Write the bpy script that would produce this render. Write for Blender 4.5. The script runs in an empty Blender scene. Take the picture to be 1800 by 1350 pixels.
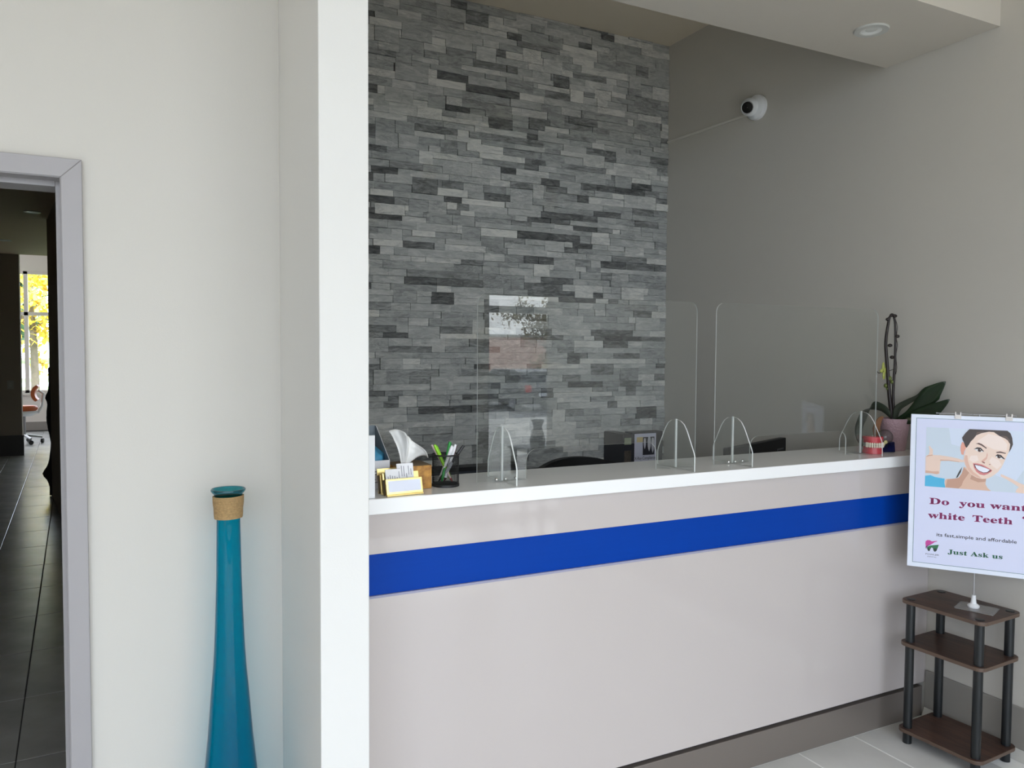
import bpy, math, random, json
from mathutils import Vector, Matrix, noise

# ------------------------------------------------------------------ camera, world, light, exposure
SC = bpy.context.scene
COL = SC.collection
CAM_H = 1.55
cam_d = bpy.data.cameras.new('camera')
cam_d.sensor_width = 36.0
cam_d.lens = 1371.07 / 1800.0 * 36.0
cam_d.clip_start = 0.02
cam_d.clip_end = 400.0
cam = bpy.data.objects.new('camera', cam_d)
COL.objects.link(cam)
YAW, PIT, ROL = 0.4653, 0.04303, 0.00633
_fw = Vector((math.sin(YAW) * math.cos(PIT), math.cos(YAW) * math.cos(PIT), -math.sin(PIT)))
_r = Vector((math.cos(YAW), -math.sin(YAW), 0))
_u = _r.cross(_fw)
_r2 = _r * math.cos(ROL) + _u * math.sin(ROL)
_u2 = _u * math.cos(ROL) - _r * math.sin(ROL)
_m = Matrix((( _r2.x, _u2.x, -_fw.x), (_r2.y, _u2.y, -_fw.y), (_r2.z, _u2.z, -_fw.z)))
cam.matrix_world = Matrix.Translation((0, 0, CAM_H)) @ _m.to_4x4()
SC.camera = cam

SC.view_settings.view_transform = 'Standard'
SC.view_settings.look = 'None'
SC.view_settings.gamma = 1.0
SC.view_settings.use_curve_mapping = False
SC.view_settings.exposure = -0.28
SC.cycles.use_denoising = True
SC.cycles.max_bounces = 14
SC.cycles.diffuse_bounces = 8
SC.cycles.transparent_max_bounces = 24
SC.cycles.glossy_bounces = 6
SC.cycles.sample_clamp_indirect = 8.0
SC.cycles.caustics_reflective = False
SC.cycles.caustics_refractive = False

SKY = 7.6
world = bpy.data.worlds.new('overcast_sky')
SC.world = world
world.use_nodes = True
nt = world.node_tree
nt.nodes.clear()
out = nt.nodes.new('ShaderNodeOutputWorld')
bg = nt.nodes.new('ShaderNodeBackground')
tc = nt.nodes.new('ShaderNodeTexCoord')
nz = nt.nodes.new('ShaderNodeTexNoise')
nz.inputs['Scale'].default_value = 3.0
nz.inputs['Detail'].default_value = 5.0
rp = nt.nodes.new('ShaderNodeValToRGB')
rp.color_ramp.elements[0].position = 0.38
rp.color_ramp.elements[0].color = (0.70, 0.79, 0.98, 1)
rp.color_ramp.elements[1].position = 0.62
rp.color_ramp.elements[1].color = (0.93, 0.955, 1.0, 1)
nt.links.new(tc.outputs['Generated'], nz.inputs['Vector'])
nt.links.new(nz.outputs['Fac'], rp.inputs['Fac'])
nt.links.new(rp.outputs['Color'], bg.inputs['Color'])
bg.inputs['Strength'].default_value = SKY
nt.links.new(bg.outputs['Background'], out.inputs['Surface'])

sun_d = bpy.data.lights.new('sun', 'SUN')
sun_d.energy = 6.0
sun_d.angle = math.radians(0.6)
sun_d.color = (1.0, 0.975, 0.95)
sun = bpy.data.objects.new('sun', sun_d)
sun.rotation_euler = Vector((-0.12, 0.50, -0.86)).to_track_quat('-Z', 'Y').to_euler()
COL.objects.link(sun)


def portal(x0, x1, y, z0, z1, inward):
    d = bpy.data.lights.new('window_portal', 'AREA')
    d.shape = 'RECTANGLE'
    d.size = x1 - x0
    d.size_y = z1 - z0
    d.cycles.is_portal = True
    o = bpy.data.objects.new('window_portal', d)
    o.location = ((x0 + x1) / 2, y, (z0 + z1) / 2)
    o.rotation_euler = (math.radians(90 if inward > 0 else -90), 0, 0)
    COL.objects.link(o)


# ------------------------------------------------------------------ helpers
R = random.Random(7)


def S(r, g, b):
    def f(c):
        c = c / 255.0
        return c / 12.92 if c <= 0.04045 else ((c + 0.055) / 1.055) ** 2.4
    return (f(r), f(g), f(b), 1.0)


def mat(name, col, rough=0.5, metal=0.0, spec=0.5, coat=0.0, noise_amt=0.0, noise_scale=8.0, bump=0.0, bump_scale=80.0, stretch=(1, 1, 1), emit=None, emit_s=0.0, col2=None):
    m = bpy.data.materials.new(name)
    m.use_nodes = True
    t = m.node_tree
    p = t.nodes['Principled BSDF']
    p.inputs['Base Color'].default_value = col
    p.inputs['Roughness'].default_value = rough
    p.inputs['Metallic'].default_value = metal
    p.inputs['Specular IOR Level'].default_value = spec
    p.inputs['Coat Weight'].default_value = coat
    p.inputs['Coat Roughness'].default_value = 0.04
    if emit:
        p.inputs['Emission Color'].default_value = emit
        p.inputs['Emission Strength'].default_value = emit_s
    if noise_amt > 0 or bump > 0:
        g = t.nodes.new('ShaderNodeTexCoord')
        mp = t.nodes.new('ShaderNodeMapping')
        mp.inputs['Scale'].default_value = stretch
        t.links.new(g.outputs['Object'], mp.inputs['Vector'])
    if noise_amt > 0:
        n = t.nodes.new('ShaderNodeTexNoise')
        n.inputs['Scale'].default_value = noise_scale
        n.inputs['Detail'].default_value = 6.0
        t.links.new(mp.outputs['Vector'], n.inputs['Vector'])
        cr = t.nodes.new('ShaderNodeValToRGB')
        c2 = col2 or tuple(c * (1 - noise_amt) for c in col[:3]) + (1,)
        cr.color_ramp.elements[0].color = c2
        cr.color_ramp.elements[0].position = 0.3
        cr.color_ramp.elements[1].color = col
        cr.color_ramp.elements[1].position = 0.7
        t.links.new(n.outputs['Fac'], cr.inputs['Fac'])
        t.links.new(cr.outputs['Color'], p.inputs['Base Color'])
    if bump > 0:
        n2 = t.nodes.new('ShaderNodeTexNoise')
        n2.inputs['Scale'].default_value = bump_scale
        n2.inputs['Detail'].default_value = 4.0
        t.links.new(mp.outputs['Vector'], n2.inputs['Vector'])
        b = t.nodes.new('ShaderNodeBump')
        b.inputs['Strength'].default_value = bump
        b.inputs['Distance'].default_value = 0.01
        t.links.new(n2.outputs['Fac'], b.inputs['Height'])
        t.links.new(b.outputs['Normal'], p.inputs['Normal'])
    return m


def clear_mat(name, tint, edge_tint=None, f0=0.04, rough=0.0):
    """thin clear sheet: straight-through tinted transmission plus Schlick surface reflection"""
    m = bpy.data.materials.new(name)
    m.use_nodes = True
    t = m.node_tree
    t.nodes.clear()
    o = t.nodes.new('ShaderNodeOutputMaterial')
    mix = t.nodes.new('ShaderNodeMixShader')
    tr = t.nodes.new('ShaderNodeBsdfTransparent')
    gl = t.nodes.new('ShaderNodeBsdfGlossy')
    gl.inputs['Roughness'].default_value = rough
    tr.inputs['Color'].default_value = tint
    geo = t.nodes.new('ShaderNodeNewGeometry')
    dot = t.nodes.new('ShaderNodeVectorMath')
    dot.operation = 'DOT_PRODUCT'
    t.links.new(geo.outputs['Normal'], dot.inputs[0])
    t.links.new(geo.outputs['Incoming'], dot.inputs[1])
    ab = t.nodes.new('ShaderNodeMath')
    ab.operation = 'ABSOLUTE'
    t.links.new(dot.outputs['Value'], ab.inputs[0])
    inv = t.nodes.new('ShaderNodeMath')
    inv.operation = 'SUBTRACT'
    inv.inputs[0].default_value = 1.0
    t.links.new(ab.outputs[0], inv.inputs[1])
    pw = t.nodes.new('ShaderNodeMath')
    pw.operation = 'POWER'
    pw.inputs[1].default_value = 5.0
    t.links.new(inv.outputs[0], pw.inputs[0])
    ma = t.nodes.new('ShaderNodeMath')
    ma.operation = 'MULTIPLY_ADD'
    ma.inputs[1].default_value = 1.0 - f0
    ma.inputs[2].default_value = f0
    t.links.new(pw.outputs[0], ma.inputs[0])
    t.links.new(ma.outputs[0], mix.inputs['Fac'])
    if edge_tint:
        pe = t.nodes.new('ShaderNodeMath')
        pe.operation = 'POWER'
        pe.inputs[1].default_value = 3.0
        t.links.new(inv.outputs[0], pe.inputs[0])
        mc = t.nodes.new('ShaderNodeMix')
        mc.data_type = 'RGBA'
        mc.inputs['A'].default_value = tint
        mc.inputs['B'].default_value = edge_tint
        t.links.new(pe.outputs[0], mc.inputs['Factor'])
        t.links.new(mc.outputs['Result'], tr.inputs['Color'])
    t.links.new(tr.outputs[0], mix.inputs[1])
    t.links.new(gl.outputs[0], mix.inputs[2])
    t.links.new(mix.outputs[0], o.inputs['Surface'])
    return m


class MB:
    def __init__(s):
        s.v = []
        s.f = []
        s.m = []

    def add(s, vs, fs, mi=0, M=None):
        b = len(s.v)
        s.v += [tuple(M @ Vector(p)) if M else tuple(p) for p in vs]
        s.f += [tuple(i + b for i in f) for f in fs]
        s.m += [mi] * len(fs)
        return s

    def box(s, x0, x1, y0, y1, z0, z1, mi=0, M=None):
        v = [(x0, y0, z0), (x1, y0, z0), (x1, y1, z0), (x0, y1, z0), (x0, y0, z1), (x1, y0, z1), (x1, y1, z1), (x0, y1, z1)]
        return s.add(v, [(3, 2, 1, 0), (4, 5, 6, 7), (0, 1, 5, 4), (1, 2, 6, 5), (2, 3, 7, 6), (3, 0, 4, 7)], mi, M)

    def prism(s, pts, t0, t1, axes='xz', mi=0, side=None, M=None):
        """outline in two axes, extruded along the third from t0 to t1"""
        n = len(pts)
        def P(a, b, t):
            return {'xz': (a, t, b), 'yz': (t, a, b), 'xy': (a, b, t)}[axes]
        v = [P(a, b, t0) for a, b in pts] + [P(a, b, t1) for a, b in pts]
        s.add(v, [tuple(range(n)), tuple(range(2 * n - 1, n - 1, -1))], mi, M)
        b = len(s.v) - 2 * n
        for i in range(n):
            j = (i + 1) % n
            s.f.append((b + i, b + n + i, b + n + j, b + j))
            s.m.append(mi if side is None else side)
        return s

    def lathe(s, prof, seg=32, mi=0, M=None, cap0=False, cap1=False):
        v = []
        n = len(prof)
        for k in range(seg):
            a = 2 * math.pi * k / seg
            for r, z in prof:
                v.append((r * math.cos(a), r * math.sin(a), z))
        f = []
        for k in range(seg):
            k2 = (k + 1) % seg
            for i in range(n - 1):
                f.append((k * n + i, k2 * n + i, k2 * n + i + 1, k * n + i + 1))
        if cap0:
            f.append(tuple(k * n for k in reversed(range(seg))))
        if cap1:
            f.append(tuple(k * n + n - 1 for k in range(seg)))
        return s.add(v, f, mi, M)

    def tube(s, pts, rad, seg=8, mi=0, M=None, caps=True):
        pts = [Vector(p) for p in pts]
        rads = rad if isinstance(rad, (list, tuple)) else [rad] * len(pts)
        v = []
        nrm = None
        for i, p in enumerate(pts):
            d = (pts[min(i + 1, len(pts) - 1)] - pts[max(i - 1, 0)]).normalized()
            if nrm is None:
                nrm = d.orthogonal().normalized()
            else:
                nrm = (nrm - d * nrm.dot(d))
                nrm = nrm.normalized() if nrm.length > 1e-6 else d.orthogonal().normalized()
            b = d.cross(nrm)
            for k in range(seg):
                a = 2 * math.pi * k / seg
                v.append(p + (nrm * math.cos(a) + b * math.sin(a)) * rads[i])
        f = []
        for i in range(len(pts) - 1):
            for k in range(seg):
                k2 = (k + 1) % seg
                f.append((i * seg + k, i * seg + k2, (i + 1) * seg + k2, (i + 1) * seg + k))
        if caps:
            f.append(tuple(reversed(range(seg))))
            f.append(tuple((len(pts) - 1) * seg + k for k in range(seg)))
        return s.add(v, f, mi, M)

    def ball(s, c, r, seg=14, rings=8, mi=0, M=None):
        rx, ry, rz = r if isinstance(r, (list, tuple)) else (r, r, r)
        prof = [(max(1e-5, math.sin(math.pi * i / rings)), -math.cos(math.pi * i / rings)) for i in range(rings + 1)]
        T = Matrix.Translation(c) @ Matrix.Diagonal((rx, ry, rz, 1))
        return s.lathe(prof, seg, mi, (M @ T) if M else T)


def obj(name, mb, mats, parent=None, loc=None, rot=None, smooth=0, bevel=0.0, bseg=2):
    me = bpy.data.meshes.new(name)
    me.from_pydata(mb.v, [], mb.f)
    if not isinstance(mats, (list, tuple)):
        mats = [mats]
    for m in mats:
        me.materials.append(m)
    if len(mats) > 1:
        me.polygons.foreach_set('material_index', mb.m)
    if smooth:
        me.polygons.foreach_set('use_smooth', [True] * len(me.polygons))
        me.set_sharp_from_angle(angle=math.radians(smooth))
    me.update()
    o = bpy.data.objects.new(name, me)
    COL.objects.link(o)
    if parent:
        o.parent = parent
    if loc:
        o.location = loc
    if rot:
        o.rotation_euler = rot
    if bevel:
        b = o.modifiers.new('edge', 'BEVEL')
        b.width = bevel
        b.segments = bseg
        b.limit_method = 'ANGLE'
        b.angle_limit = math.radians(40)
    return o


def tag(o, label, cat, group=None):
    o['label'] = label
    o['category'] = cat
    if group:
        o['group'] = group
    return o


def thing(name, label, cat, loc=(0, 0, 0), rotz=0.0, group=None):
    o = bpy.data.objects.new(name, None)
    o.empty_display_size = 0.05
    o.location = loc
    o.rotation_euler = (0, 0, rotz)
    COL.objects.link(o)
    return tag(o, label, cat, group)


def struct(name, mb, mats, parent=None, **k):
    o = obj(name, mb, mats, parent, **k)
    if parent is None:
        o['kind'] = 'structure'
    return o


def holder(name):
    o = bpy.data.objects.new(name, None)
    COL.objects.link(o)
    o['kind'] = 'structure'
    return o


def Rz(a):
    return Matrix.Rotation(a, 4, 'Z')


def text_mesh(body, size, sx=1.0):
    c = bpy.data.curves.new('lettering', 'FONT')
    c.body = body
    c.size = size
    c.resolution_u = 2
    o = bpy.data.objects.new('lettering', c)
    COL.objects.link(o)
    dg = bpy.context.evaluated_depsgraph_get()
    me = bpy.data.meshes.new_from_object(o.evaluated_get(dg))
    vs = [(v.co.x * sx, v.co.y) for v in me.vertices]
    fs = [tuple(p.vertices) for p in me.polygons]
    bpy.data.objects.remove(o)
    bpy.data.meshes.remove(me)
    w = max(v[0] for v in vs) if vs else 0
    return vs, fs, w


GLYPH = json.loads('''{"D":[496,[20,0,20,17,47,21,63,30,71,46,74,75,74,374,71,407,61,426,43,435,15,439,15,455,222,455,328,441,405,396,452,325,468,228,408,57,228,0,222,24,279,37,319,75,343,139,351,229,319,382,223,433,202,431,190,423,184,409,182,385,182,72,184,48,190,34,202,27],[[10,12,11],[10,13,12],[10,25,13],[25,14,13],[9,25,10],[8,25,9],[8,26,25],[24,14,25],[8,27,26],[7,27,8],[7,28,27],[7,29,28],[6,29,7],[24,15,14],[6,30,29],[23,15,24],[5,30,6],[23,16,15],[22,16,23],[22,17,16],[21,17,22],[20,17,21],[4,30,5],[4,31,30],[20,18,17],[4,32,31],[3,32,4],[19,18,20],[3,33,32],[2,33,3],[2,19,33],[2,18,19],[1,18,2],[0,18,1]]],"o":[336,[169,-10,127,-5,90,11,60,37,38,70,24,110,19,154,24,199,38,239,60,272,90,297,127,313,168,318,209,313,245,298,275,273,298,240,312,200,317,154,312,108,298,69,275,36,245,11,210,-5,169,11,193,18,209,39,214,56,217,81,219,114,220,154,217,227,208,271,192,292,169,299,144,292,128,271,120,227,117,154,118,114,120,82,123,56,128,39,144,18],[[11,13,12],[11,14,13],[10,34,11],[34,14,11],[10,35,34],[33,14,34],[33,15,14],[9,35,10],[9,36,35],[32,15,33],[32,16,15],[8,36,9],[8,37,36],[31,16,32],[31,17,16],[7,37,8],[30,17,31],[7,38,37],[30,18,17],[6,38,7],[6,39,38],[5,39,6],[29,18,30],[29,19,18],[5,40,39],[28,19,29],[4,40,5],[28,20,19],[4,41,40],[27,20,28],[3,41,4],[27,21,20],[3,42,41],[26,21,27],[3,43,42],[25,21,26],[2,43,3],[25,22,21],[2,24,43],[24,22,25],[1,24,2],[1,22,24],[1,23,22],[0,23,1]]],"y":[300,[52,-140,29,-137,10,-125,-3,-107,-7,-84,-4,-67,5,-53,18,-43,36,-40,51,-42,64,-49,72,-61,75,-76,74,-79,74,-81,74,-84,74,-87,77,-96,86,-99,99,-93,114,-74,122,-60,129,-44,135,-26,140,-5,36,251,30,264,25,275,19,283,15,287,8,292,-3,293,-5,293,-5,310,162,310,162,293,146,292,136,289,130,284,128,275,129,271,130,267,131,262,133,257,185,119,230,241,234,251,236,260,237,267,238,274,236,284,229,289,219,292,203,293,203,310,300,310,300,293,287,290,277,281,268,265,259,242,162,-24,145,-65,129,-96,113,-117,95,-131,76,-138],[[32,34,33],[32,35,34],[53,55,54],[53,56,55],[31,35,32],[30,35,31],[30,36,35],[52,56,53],[52,57,56],[51,57,52],[30,37,36],[29,37,30],[51,58,57],[29,38,37],[50,58,51],[28,38,29],[28,39,38],[49,58,50],[27,39,28],[49,59,58],[26,39,27],[26,40,39],[48,59,49],[26,41,40],[47,59,48],[26,42,41],[47,60,59],[25,42,26],[25,43,42],[46,60,47],[25,44,43],[45,60,46],[24,44,25],[45,61,60],[44,61,45],[24,61,44],[23,61,24],[23,62,61],[22,62,23],[7,9,8],[7,10,9],[6,10,7],[21,62,22],[6,11,10],[5,11,6],[20,62,21],[5,12,11],[20,63,62],[4,12,5],[19,63,20],[4,13,12],[4,14,13],[4,15,14],[3,15,4],[3,16,15],[3,17,16],[18,63,19],[18,64,63],[3,18,17],[3,64,18],[2,64,3],[2,65,64],[1,65,2],[1,66,65],[0,66,1]]],"u":[375,[131,-10,91,-3,65,17,51,51,46,97,46,248,44,268,39,282,29,291,11,294,11,310,142,310,142,74,144,58,151,46,162,38,177,36,205,43,228,66,228,248,226,269,221,283,209,291,189,294,189,310,324,310,324,70,326,51,331,39,342,33,360,30,360,13,300,7,228,-10,228,40,209,19,186,3,160,-7],[[9,11,10],[9,8,11],[8,7,11],[7,12,11],[23,25,24],[23,22,25],[22,21,25],[21,26,25],[20,26,21],[6,12,7],[19,26,20],[5,12,6],[4,12,5],[18,26,19],[3,12,4],[3,13,12],[18,27,26],[17,27,18],[3,14,13],[17,28,27],[2,14,3],[2,15,14],[16,34,17],[34,28,17],[16,35,34],[33,28,34],[33,29,28],[2,16,15],[2,35,16],[33,30,29],[33,32,30],[32,31,30],[2,36,35],[1,36,2],[1,37,36],[0,37,1]]],"w":[435,[122,-10,17,265,12,276,6,284,-1,290,-11,293,-11,310,138,310,138,293,127,292,120,289,116,284,114,276,115,271,116,266,117,259,120,253,167,127,211,235,201,266,195,280,190,288,181,293,168,295,168,310,323,310,323,293,302,288,296,276,296,273,296,269,297,265,298,262,336,141,382,256,386,266,387,275,385,283,380,289,370,292,356,295,356,310,445,310,445,295,433,292,425,284,418,273,412,258,304,-10,289,-10,223,197,140,-10],[[5,7,6],[5,8,7],[23,25,24],[23,26,25],[40,42,41],[40,43,42],[22,26,23],[39,43,40],[39,44,43],[4,8,5],[4,9,8],[22,27,26],[21,27,22],[38,44,39],[4,10,9],[38,45,44],[3,10,4],[3,11,10],[37,45,38],[20,27,21],[20,28,27],[2,11,3],[37,46,45],[2,12,11],[36,46,37],[19,28,20],[2,13,12],[19,29,28],[1,13,2],[35,46,36],[19,30,29],[35,47,46],[1,14,13],[19,31,30],[34,47,35],[18,31,19],[1,15,14],[18,32,31],[0,15,1],[18,33,32],[0,16,15],[34,48,47],[33,48,34],[0,17,16],[17,50,18],[50,33,18],[17,51,50],[49,33,50],[49,48,33],[0,51,17]]],"a":[344,[255,-10,216,1,200,35,151,2,95,-9,64,-4,40,11,25,34,20,63,31,104,63,136,119,164,199,190,199,241,196,266,187,282,171,292,148,296,115,290,104,274,106,268,113,257,121,243,123,231,120,215,110,202,95,194,77,191,59,194,45,203,36,218,33,236,37,259,49,278,69,295,95,308,126,316,162,318,223,312,263,292,285,259,293,210,293,62,293,48,295,40,298,36,304,34,312,36,320,42,329,28,294,-1,151,34,162,35,174,41,187,50,199,63,199,169,138,139,118,84,126,46],[[36,38,37],[35,38,36],[35,39,38],[34,17,35],[17,39,35],[34,18,17],[16,39,17],[33,18,34],[15,39,16],[15,40,39],[33,19,18],[14,40,15],[32,19,33],[32,20,19],[32,21,20],[13,40,14],[31,21,32],[13,41,40],[31,22,21],[31,23,22],[12,41,13],[30,23,31],[30,24,23],[29,24,30],[29,25,24],[12,42,41],[28,25,29],[28,26,25],[27,26,28],[11,56,12],[56,42,12],[11,57,56],[55,42,56],[10,57,11],[10,58,57],[9,58,10],[8,58,9],[8,59,58],[7,59,8],[54,42,55],[54,43,42],[53,43,54],[53,44,43],[7,51,59],[47,49,48],[52,44,53],[52,45,44],[46,49,47],[52,46,45],[51,2,52],[2,46,52],[51,3,2],[1,46,2],[6,51,7],[1,49,46],[6,3,51],[1,50,49],[5,3,6],[5,4,3],[0,50,1]]],"n":[381,[18,0,18,16,35,19,45,26,51,37,52,56,52,253,51,271,46,284,36,291,19,294,19,310,148,310,148,267,190,306,243,318,309,292,330,212,330,56,332,38,337,26,347,19,363,16,363,0,202,0,202,16,207,16,228,26,235,56,235,217,234,241,229,258,219,268,203,271,173,262,148,235,148,56,149,38,154,26,164,19,180,16,180,0],[[14,16,15],[10,12,11],[10,9,12],[9,13,12],[13,16,14],[13,33,16],[33,32,16],[32,17,16],[8,13,9],[7,13,8],[13,34,33],[6,13,7],[31,17,32],[6,34,13],[6,35,34],[30,17,31],[5,35,6],[29,17,30],[5,36,35],[28,17,29],[28,18,17],[4,36,5],[4,37,36],[27,18,28],[27,19,18],[4,38,37],[27,20,19],[3,38,4],[26,20,27],[3,39,38],[26,21,20],[2,39,3],[2,40,39],[26,22,21],[1,40,2],[0,40,1],[0,41,40],[24,26,25],[24,22,26],[24,23,22]]],"t":[228,[124,-9,89,-4,66,10,53,36,48,71,48,279,20,279,20,300,57,336,88,369,112,398,129,424,144,424,144,310,208,310,208,279,144,279,144,82,146,64,149,51,157,43,168,40,189,49,206,75,222,66,182,9],[[10,12,11],[10,13,12],[9,13,10],[8,13,9],[7,13,8],[7,14,13],[7,15,14],[6,15,7],[5,15,6],[4,16,5],[16,15,5],[4,17,16],[4,18,17],[22,24,23],[3,18,4],[22,25,24],[3,19,18],[3,20,19],[21,25,22],[3,21,20],[3,25,21],[2,25,3],[1,25,2],[1,0,25]]],"h":[381,[18,0,18,16,35,19,45,26,51,37,52,56,52,399,51,417,46,429,36,437,19,440,19,455,148,455,148,267,190,305,243,318,309,292,330,212,330,56,332,38,337,26,347,19,363,16,363,0,202,0,202,16,207,16,228,26,235,56,235,217,234,241,229,258,219,268,203,271,173,262,148,235,148,56,149,38,154,26,164,19,180,16,180,0],[[10,12,11],[10,9,12],[9,8,12],[8,13,12],[7,13,8],[6,13,7],[5,13,6],[14,16,15],[13,16,14],[13,33,16],[33,32,16],[32,17,16],[13,34,33],[31,17,32],[5,35,13],[35,34,13],[30,17,31],[29,17,30],[5,36,35],[28,17,29],[28,18,17],[4,36,5],[4,37,36],[27,18,28],[27,19,18],[4,38,37],[27,20,19],[3,38,4],[26,20,27],[3,39,38],[26,21,20],[2,39,3],[2,40,39],[26,22,21],[1,40,2],[0,40,1],[0,41,40],[24,26,25],[24,22,26],[24,23,22]]],"i":[198,[18,0,18,16,35,19,45,26,51,37,52,56,52,252,51,272,47,285,37,291,20,293,21,310,148,310,148,56,150,38,154,26,164,19,180,16,180,0,101,362,81,366,65,376,54,393,50,412,54,432,65,449,81,460,101,463,120,460,137,449,147,432,151,412,147,393,136,376,120,366],[[26,28,27],[25,28,26],[25,29,28],[24,29,25],[24,30,29],[23,30,24],[23,31,30],[22,31,23],[22,32,31],[21,32,22],[21,33,32],[20,33,21],[20,34,33],[19,34,20],[10,12,11],[10,9,12],[9,8,12],[8,13,12],[7,13,8],[6,13,7],[5,13,6],[4,13,5],[4,14,13],[4,15,14],[3,15,4],[3,16,15],[2,16,3],[2,17,16],[1,17,2],[0,17,1],[0,18,17]]],"e":[301,[154,-10,117,-5,85,10,58,35,37,69,24,109,19,157,24,201,38,240,59,273,87,298,120,313,157,318,209,309,249,280,274,234,283,173,283,166,117,166,138,73,199,42,237,53,270,86,285,73,228,11,116,192,201,192,201,215,199,252,193,277,181,292,161,297,127,274,116,203],[[11,13,12],[10,13,11],[10,31,13],[31,14,13],[9,31,10],[9,32,31],[30,14,31],[29,14,30],[29,15,14],[28,15,29],[9,33,32],[8,33,9],[27,15,28],[7,33,8],[27,16,15],[26,16,27],[7,25,33],[6,25,7],[6,26,25],[6,18,26],[18,16,26],[18,17,16],[6,19,18],[5,19,6],[4,19,5],[21,23,22],[4,20,19],[21,24,23],[3,20,4],[20,24,21],[3,24,20],[2,24,3],[2,0,24],[1,0,2]]],"T":[423,[92,0,92,17,123,21,142,31,152,50,156,81,156,433,149,433,102,426,65,403,41,367,29,318,11,318,11,455,410,455,410,317,394,317,357,404,269,433,263,433,263,81,267,49,276,30,296,21,328,17,328,0],[[12,10,13],[10,9,13],[9,8,13],[8,7,13],[7,14,13],[7,19,14],[19,18,14],[18,17,14],[17,15,14],[6,19,7],[5,19,6],[5,20,19],[16,15,17],[12,11,10],[4,20,5],[4,21,20],[3,21,4],[3,22,21],[2,22,3],[2,23,22],[1,23,2],[1,24,23],[0,24,1],[0,25,24]]],"J":[330,[109,-65,78,-62,51,-54,29,-40,11,-22,0,-1,-3,23,0,44,11,61,26,71,44,75,64,71,79,62,89,47,93,28,91,13,85,-1,79,-13,77,-19,84,-35,105,-40,126,-36,139,-25,145,-6,148,21,148,367,146,391,142,409,135,422,122,430,104,435,79,439,79,455,314,455,314,439,292,436,277,431,266,423,260,411,256,392,255,367,255,89,219,-27],[[31,33,32],[31,34,33],[30,34,31],[30,35,34],[30,36,35],[29,36,30],[29,37,36],[28,37,29],[28,38,37],[27,38,28],[27,39,38],[26,39,27],[26,40,39],[25,40,26],[24,40,25],[24,41,40],[24,42,41],[9,11,10],[9,12,11],[8,12,9],[8,13,12],[7,13,8],[7,14,13],[6,14,7],[6,15,14],[5,15,6],[23,42,24],[5,16,15],[4,16,5],[4,17,16],[22,42,23],[4,18,17],[4,19,18],[3,19,4],[21,42,22],[21,0,42],[3,20,19],[20,0,21],[2,20,3],[2,0,20],[1,0,2]]],"s":[288,[151,-10,122,-6,87,6,80,8,73,9,60,4,51,-9,36,-9,36,105,53,105,66,68,87,39,112,21,140,15,162,18,179,27,189,40,192,58,183,84,156,105,107,130,76,148,54,169,41,193,37,220,44,259,65,291,98,312,141,319,153,318,166,316,181,312,199,308,202,307,206,306,210,305,213,305,223,308,230,319,244,319,244,222,228,222,215,254,196,277,174,291,149,296,130,294,116,286,108,274,105,259,107,244,115,232,128,222,146,212,191,189,221,172,241,151,253,127,257,95,250,51,228,18,194,-3],[[27,29,28],[37,39,38],[37,40,39],[27,30,29],[27,31,30],[27,32,31],[26,32,27],[36,40,37],[26,33,32],[26,34,33],[26,35,34],[26,36,35],[26,45,36],[45,44,36],[44,43,36],[43,40,36],[26,46,45],[26,47,46],[25,47,26],[25,48,47],[42,40,43],[25,49,48],[25,50,49],[24,50,25],[41,40,42],[24,51,50],[24,52,51],[24,53,52],[23,53,24],[23,54,53],[22,54,23],[22,55,54],[22,56,55],[21,56,22],[21,57,56],[20,57,21],[19,57,20],[19,58,57],[7,9,8],[7,10,9],[18,58,19],[18,59,58],[17,59,18],[7,11,10],[16,59,17],[16,60,59],[15,60,16],[7,5,11],[5,4,11],[4,12,11],[14,60,15],[4,13,12],[14,61,60],[13,61,14],[4,3,13],[3,61,13],[2,61,3],[1,61,2],[7,6,5],[1,0,61]]],"A":[437,[-9,0,-9,18,9,21,24,30,36,47,49,75,206,466,224,465,384,87,399,55,411,34,425,22,443,18,443,0,229,0,229,18,270,25,283,46,281,59,273,81,253,132,103,132,79,71,77,65,76,59,75,53,75,48,87,26,124,18,128,18,128,0,113,161,242,161,177,319],[[5,7,6],[5,33,7],[33,8,7],[5,31,33],[32,8,33],[5,21,31],[21,32,31],[21,20,32],[20,8,32],[5,22,21],[19,8,20],[19,9,8],[18,9,19],[4,22,5],[4,23,22],[4,24,23],[17,9,18],[4,25,24],[17,10,9],[4,26,25],[4,27,26],[3,27,4],[16,10,17],[16,11,10],[2,27,3],[2,28,27],[15,11,16],[15,12,11],[1,28,2],[0,28,1],[0,29,28],[0,30,29],[14,12,15],[14,13,12]]],"k":[359,[17,0,17,16,35,19,45,26,51,38,52,56,52,398,51,417,47,429,38,436,20,439,21,455,148,455,148,169,227,248,240,264,244,278,235,290,209,293,206,293,206,310,345,310,345,293,308,284,275,260,222,209,346,34,360,21,376,16,376,0,211,0,211,16,217,16,234,20,239,32,237,40,232,49,163,147,148,134,148,56,149,38,154,26,164,19,180,16,180,0],[[10,12,11],[10,9,12],[9,8,12],[8,13,12],[7,13,8],[6,13,7],[5,13,6],[19,21,20],[19,22,21],[18,22,19],[17,22,18],[17,23,22],[16,23,17],[16,24,23],[15,24,16],[14,24,15],[14,25,24],[13,25,14],[13,26,25],[5,37,13],[37,26,13],[5,38,37],[36,26,37],[5,39,38],[4,39,5],[4,40,39],[35,26,36],[34,26,35],[4,41,40],[3,41,4],[34,27,26],[33,27,34],[3,42,41],[2,42,3],[33,28,27],[32,28,33],[2,43,42],[1,43,2],[0,43,1],[0,44,43],[30,32,31],[30,28,32],[30,29,28]]]}''')
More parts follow.
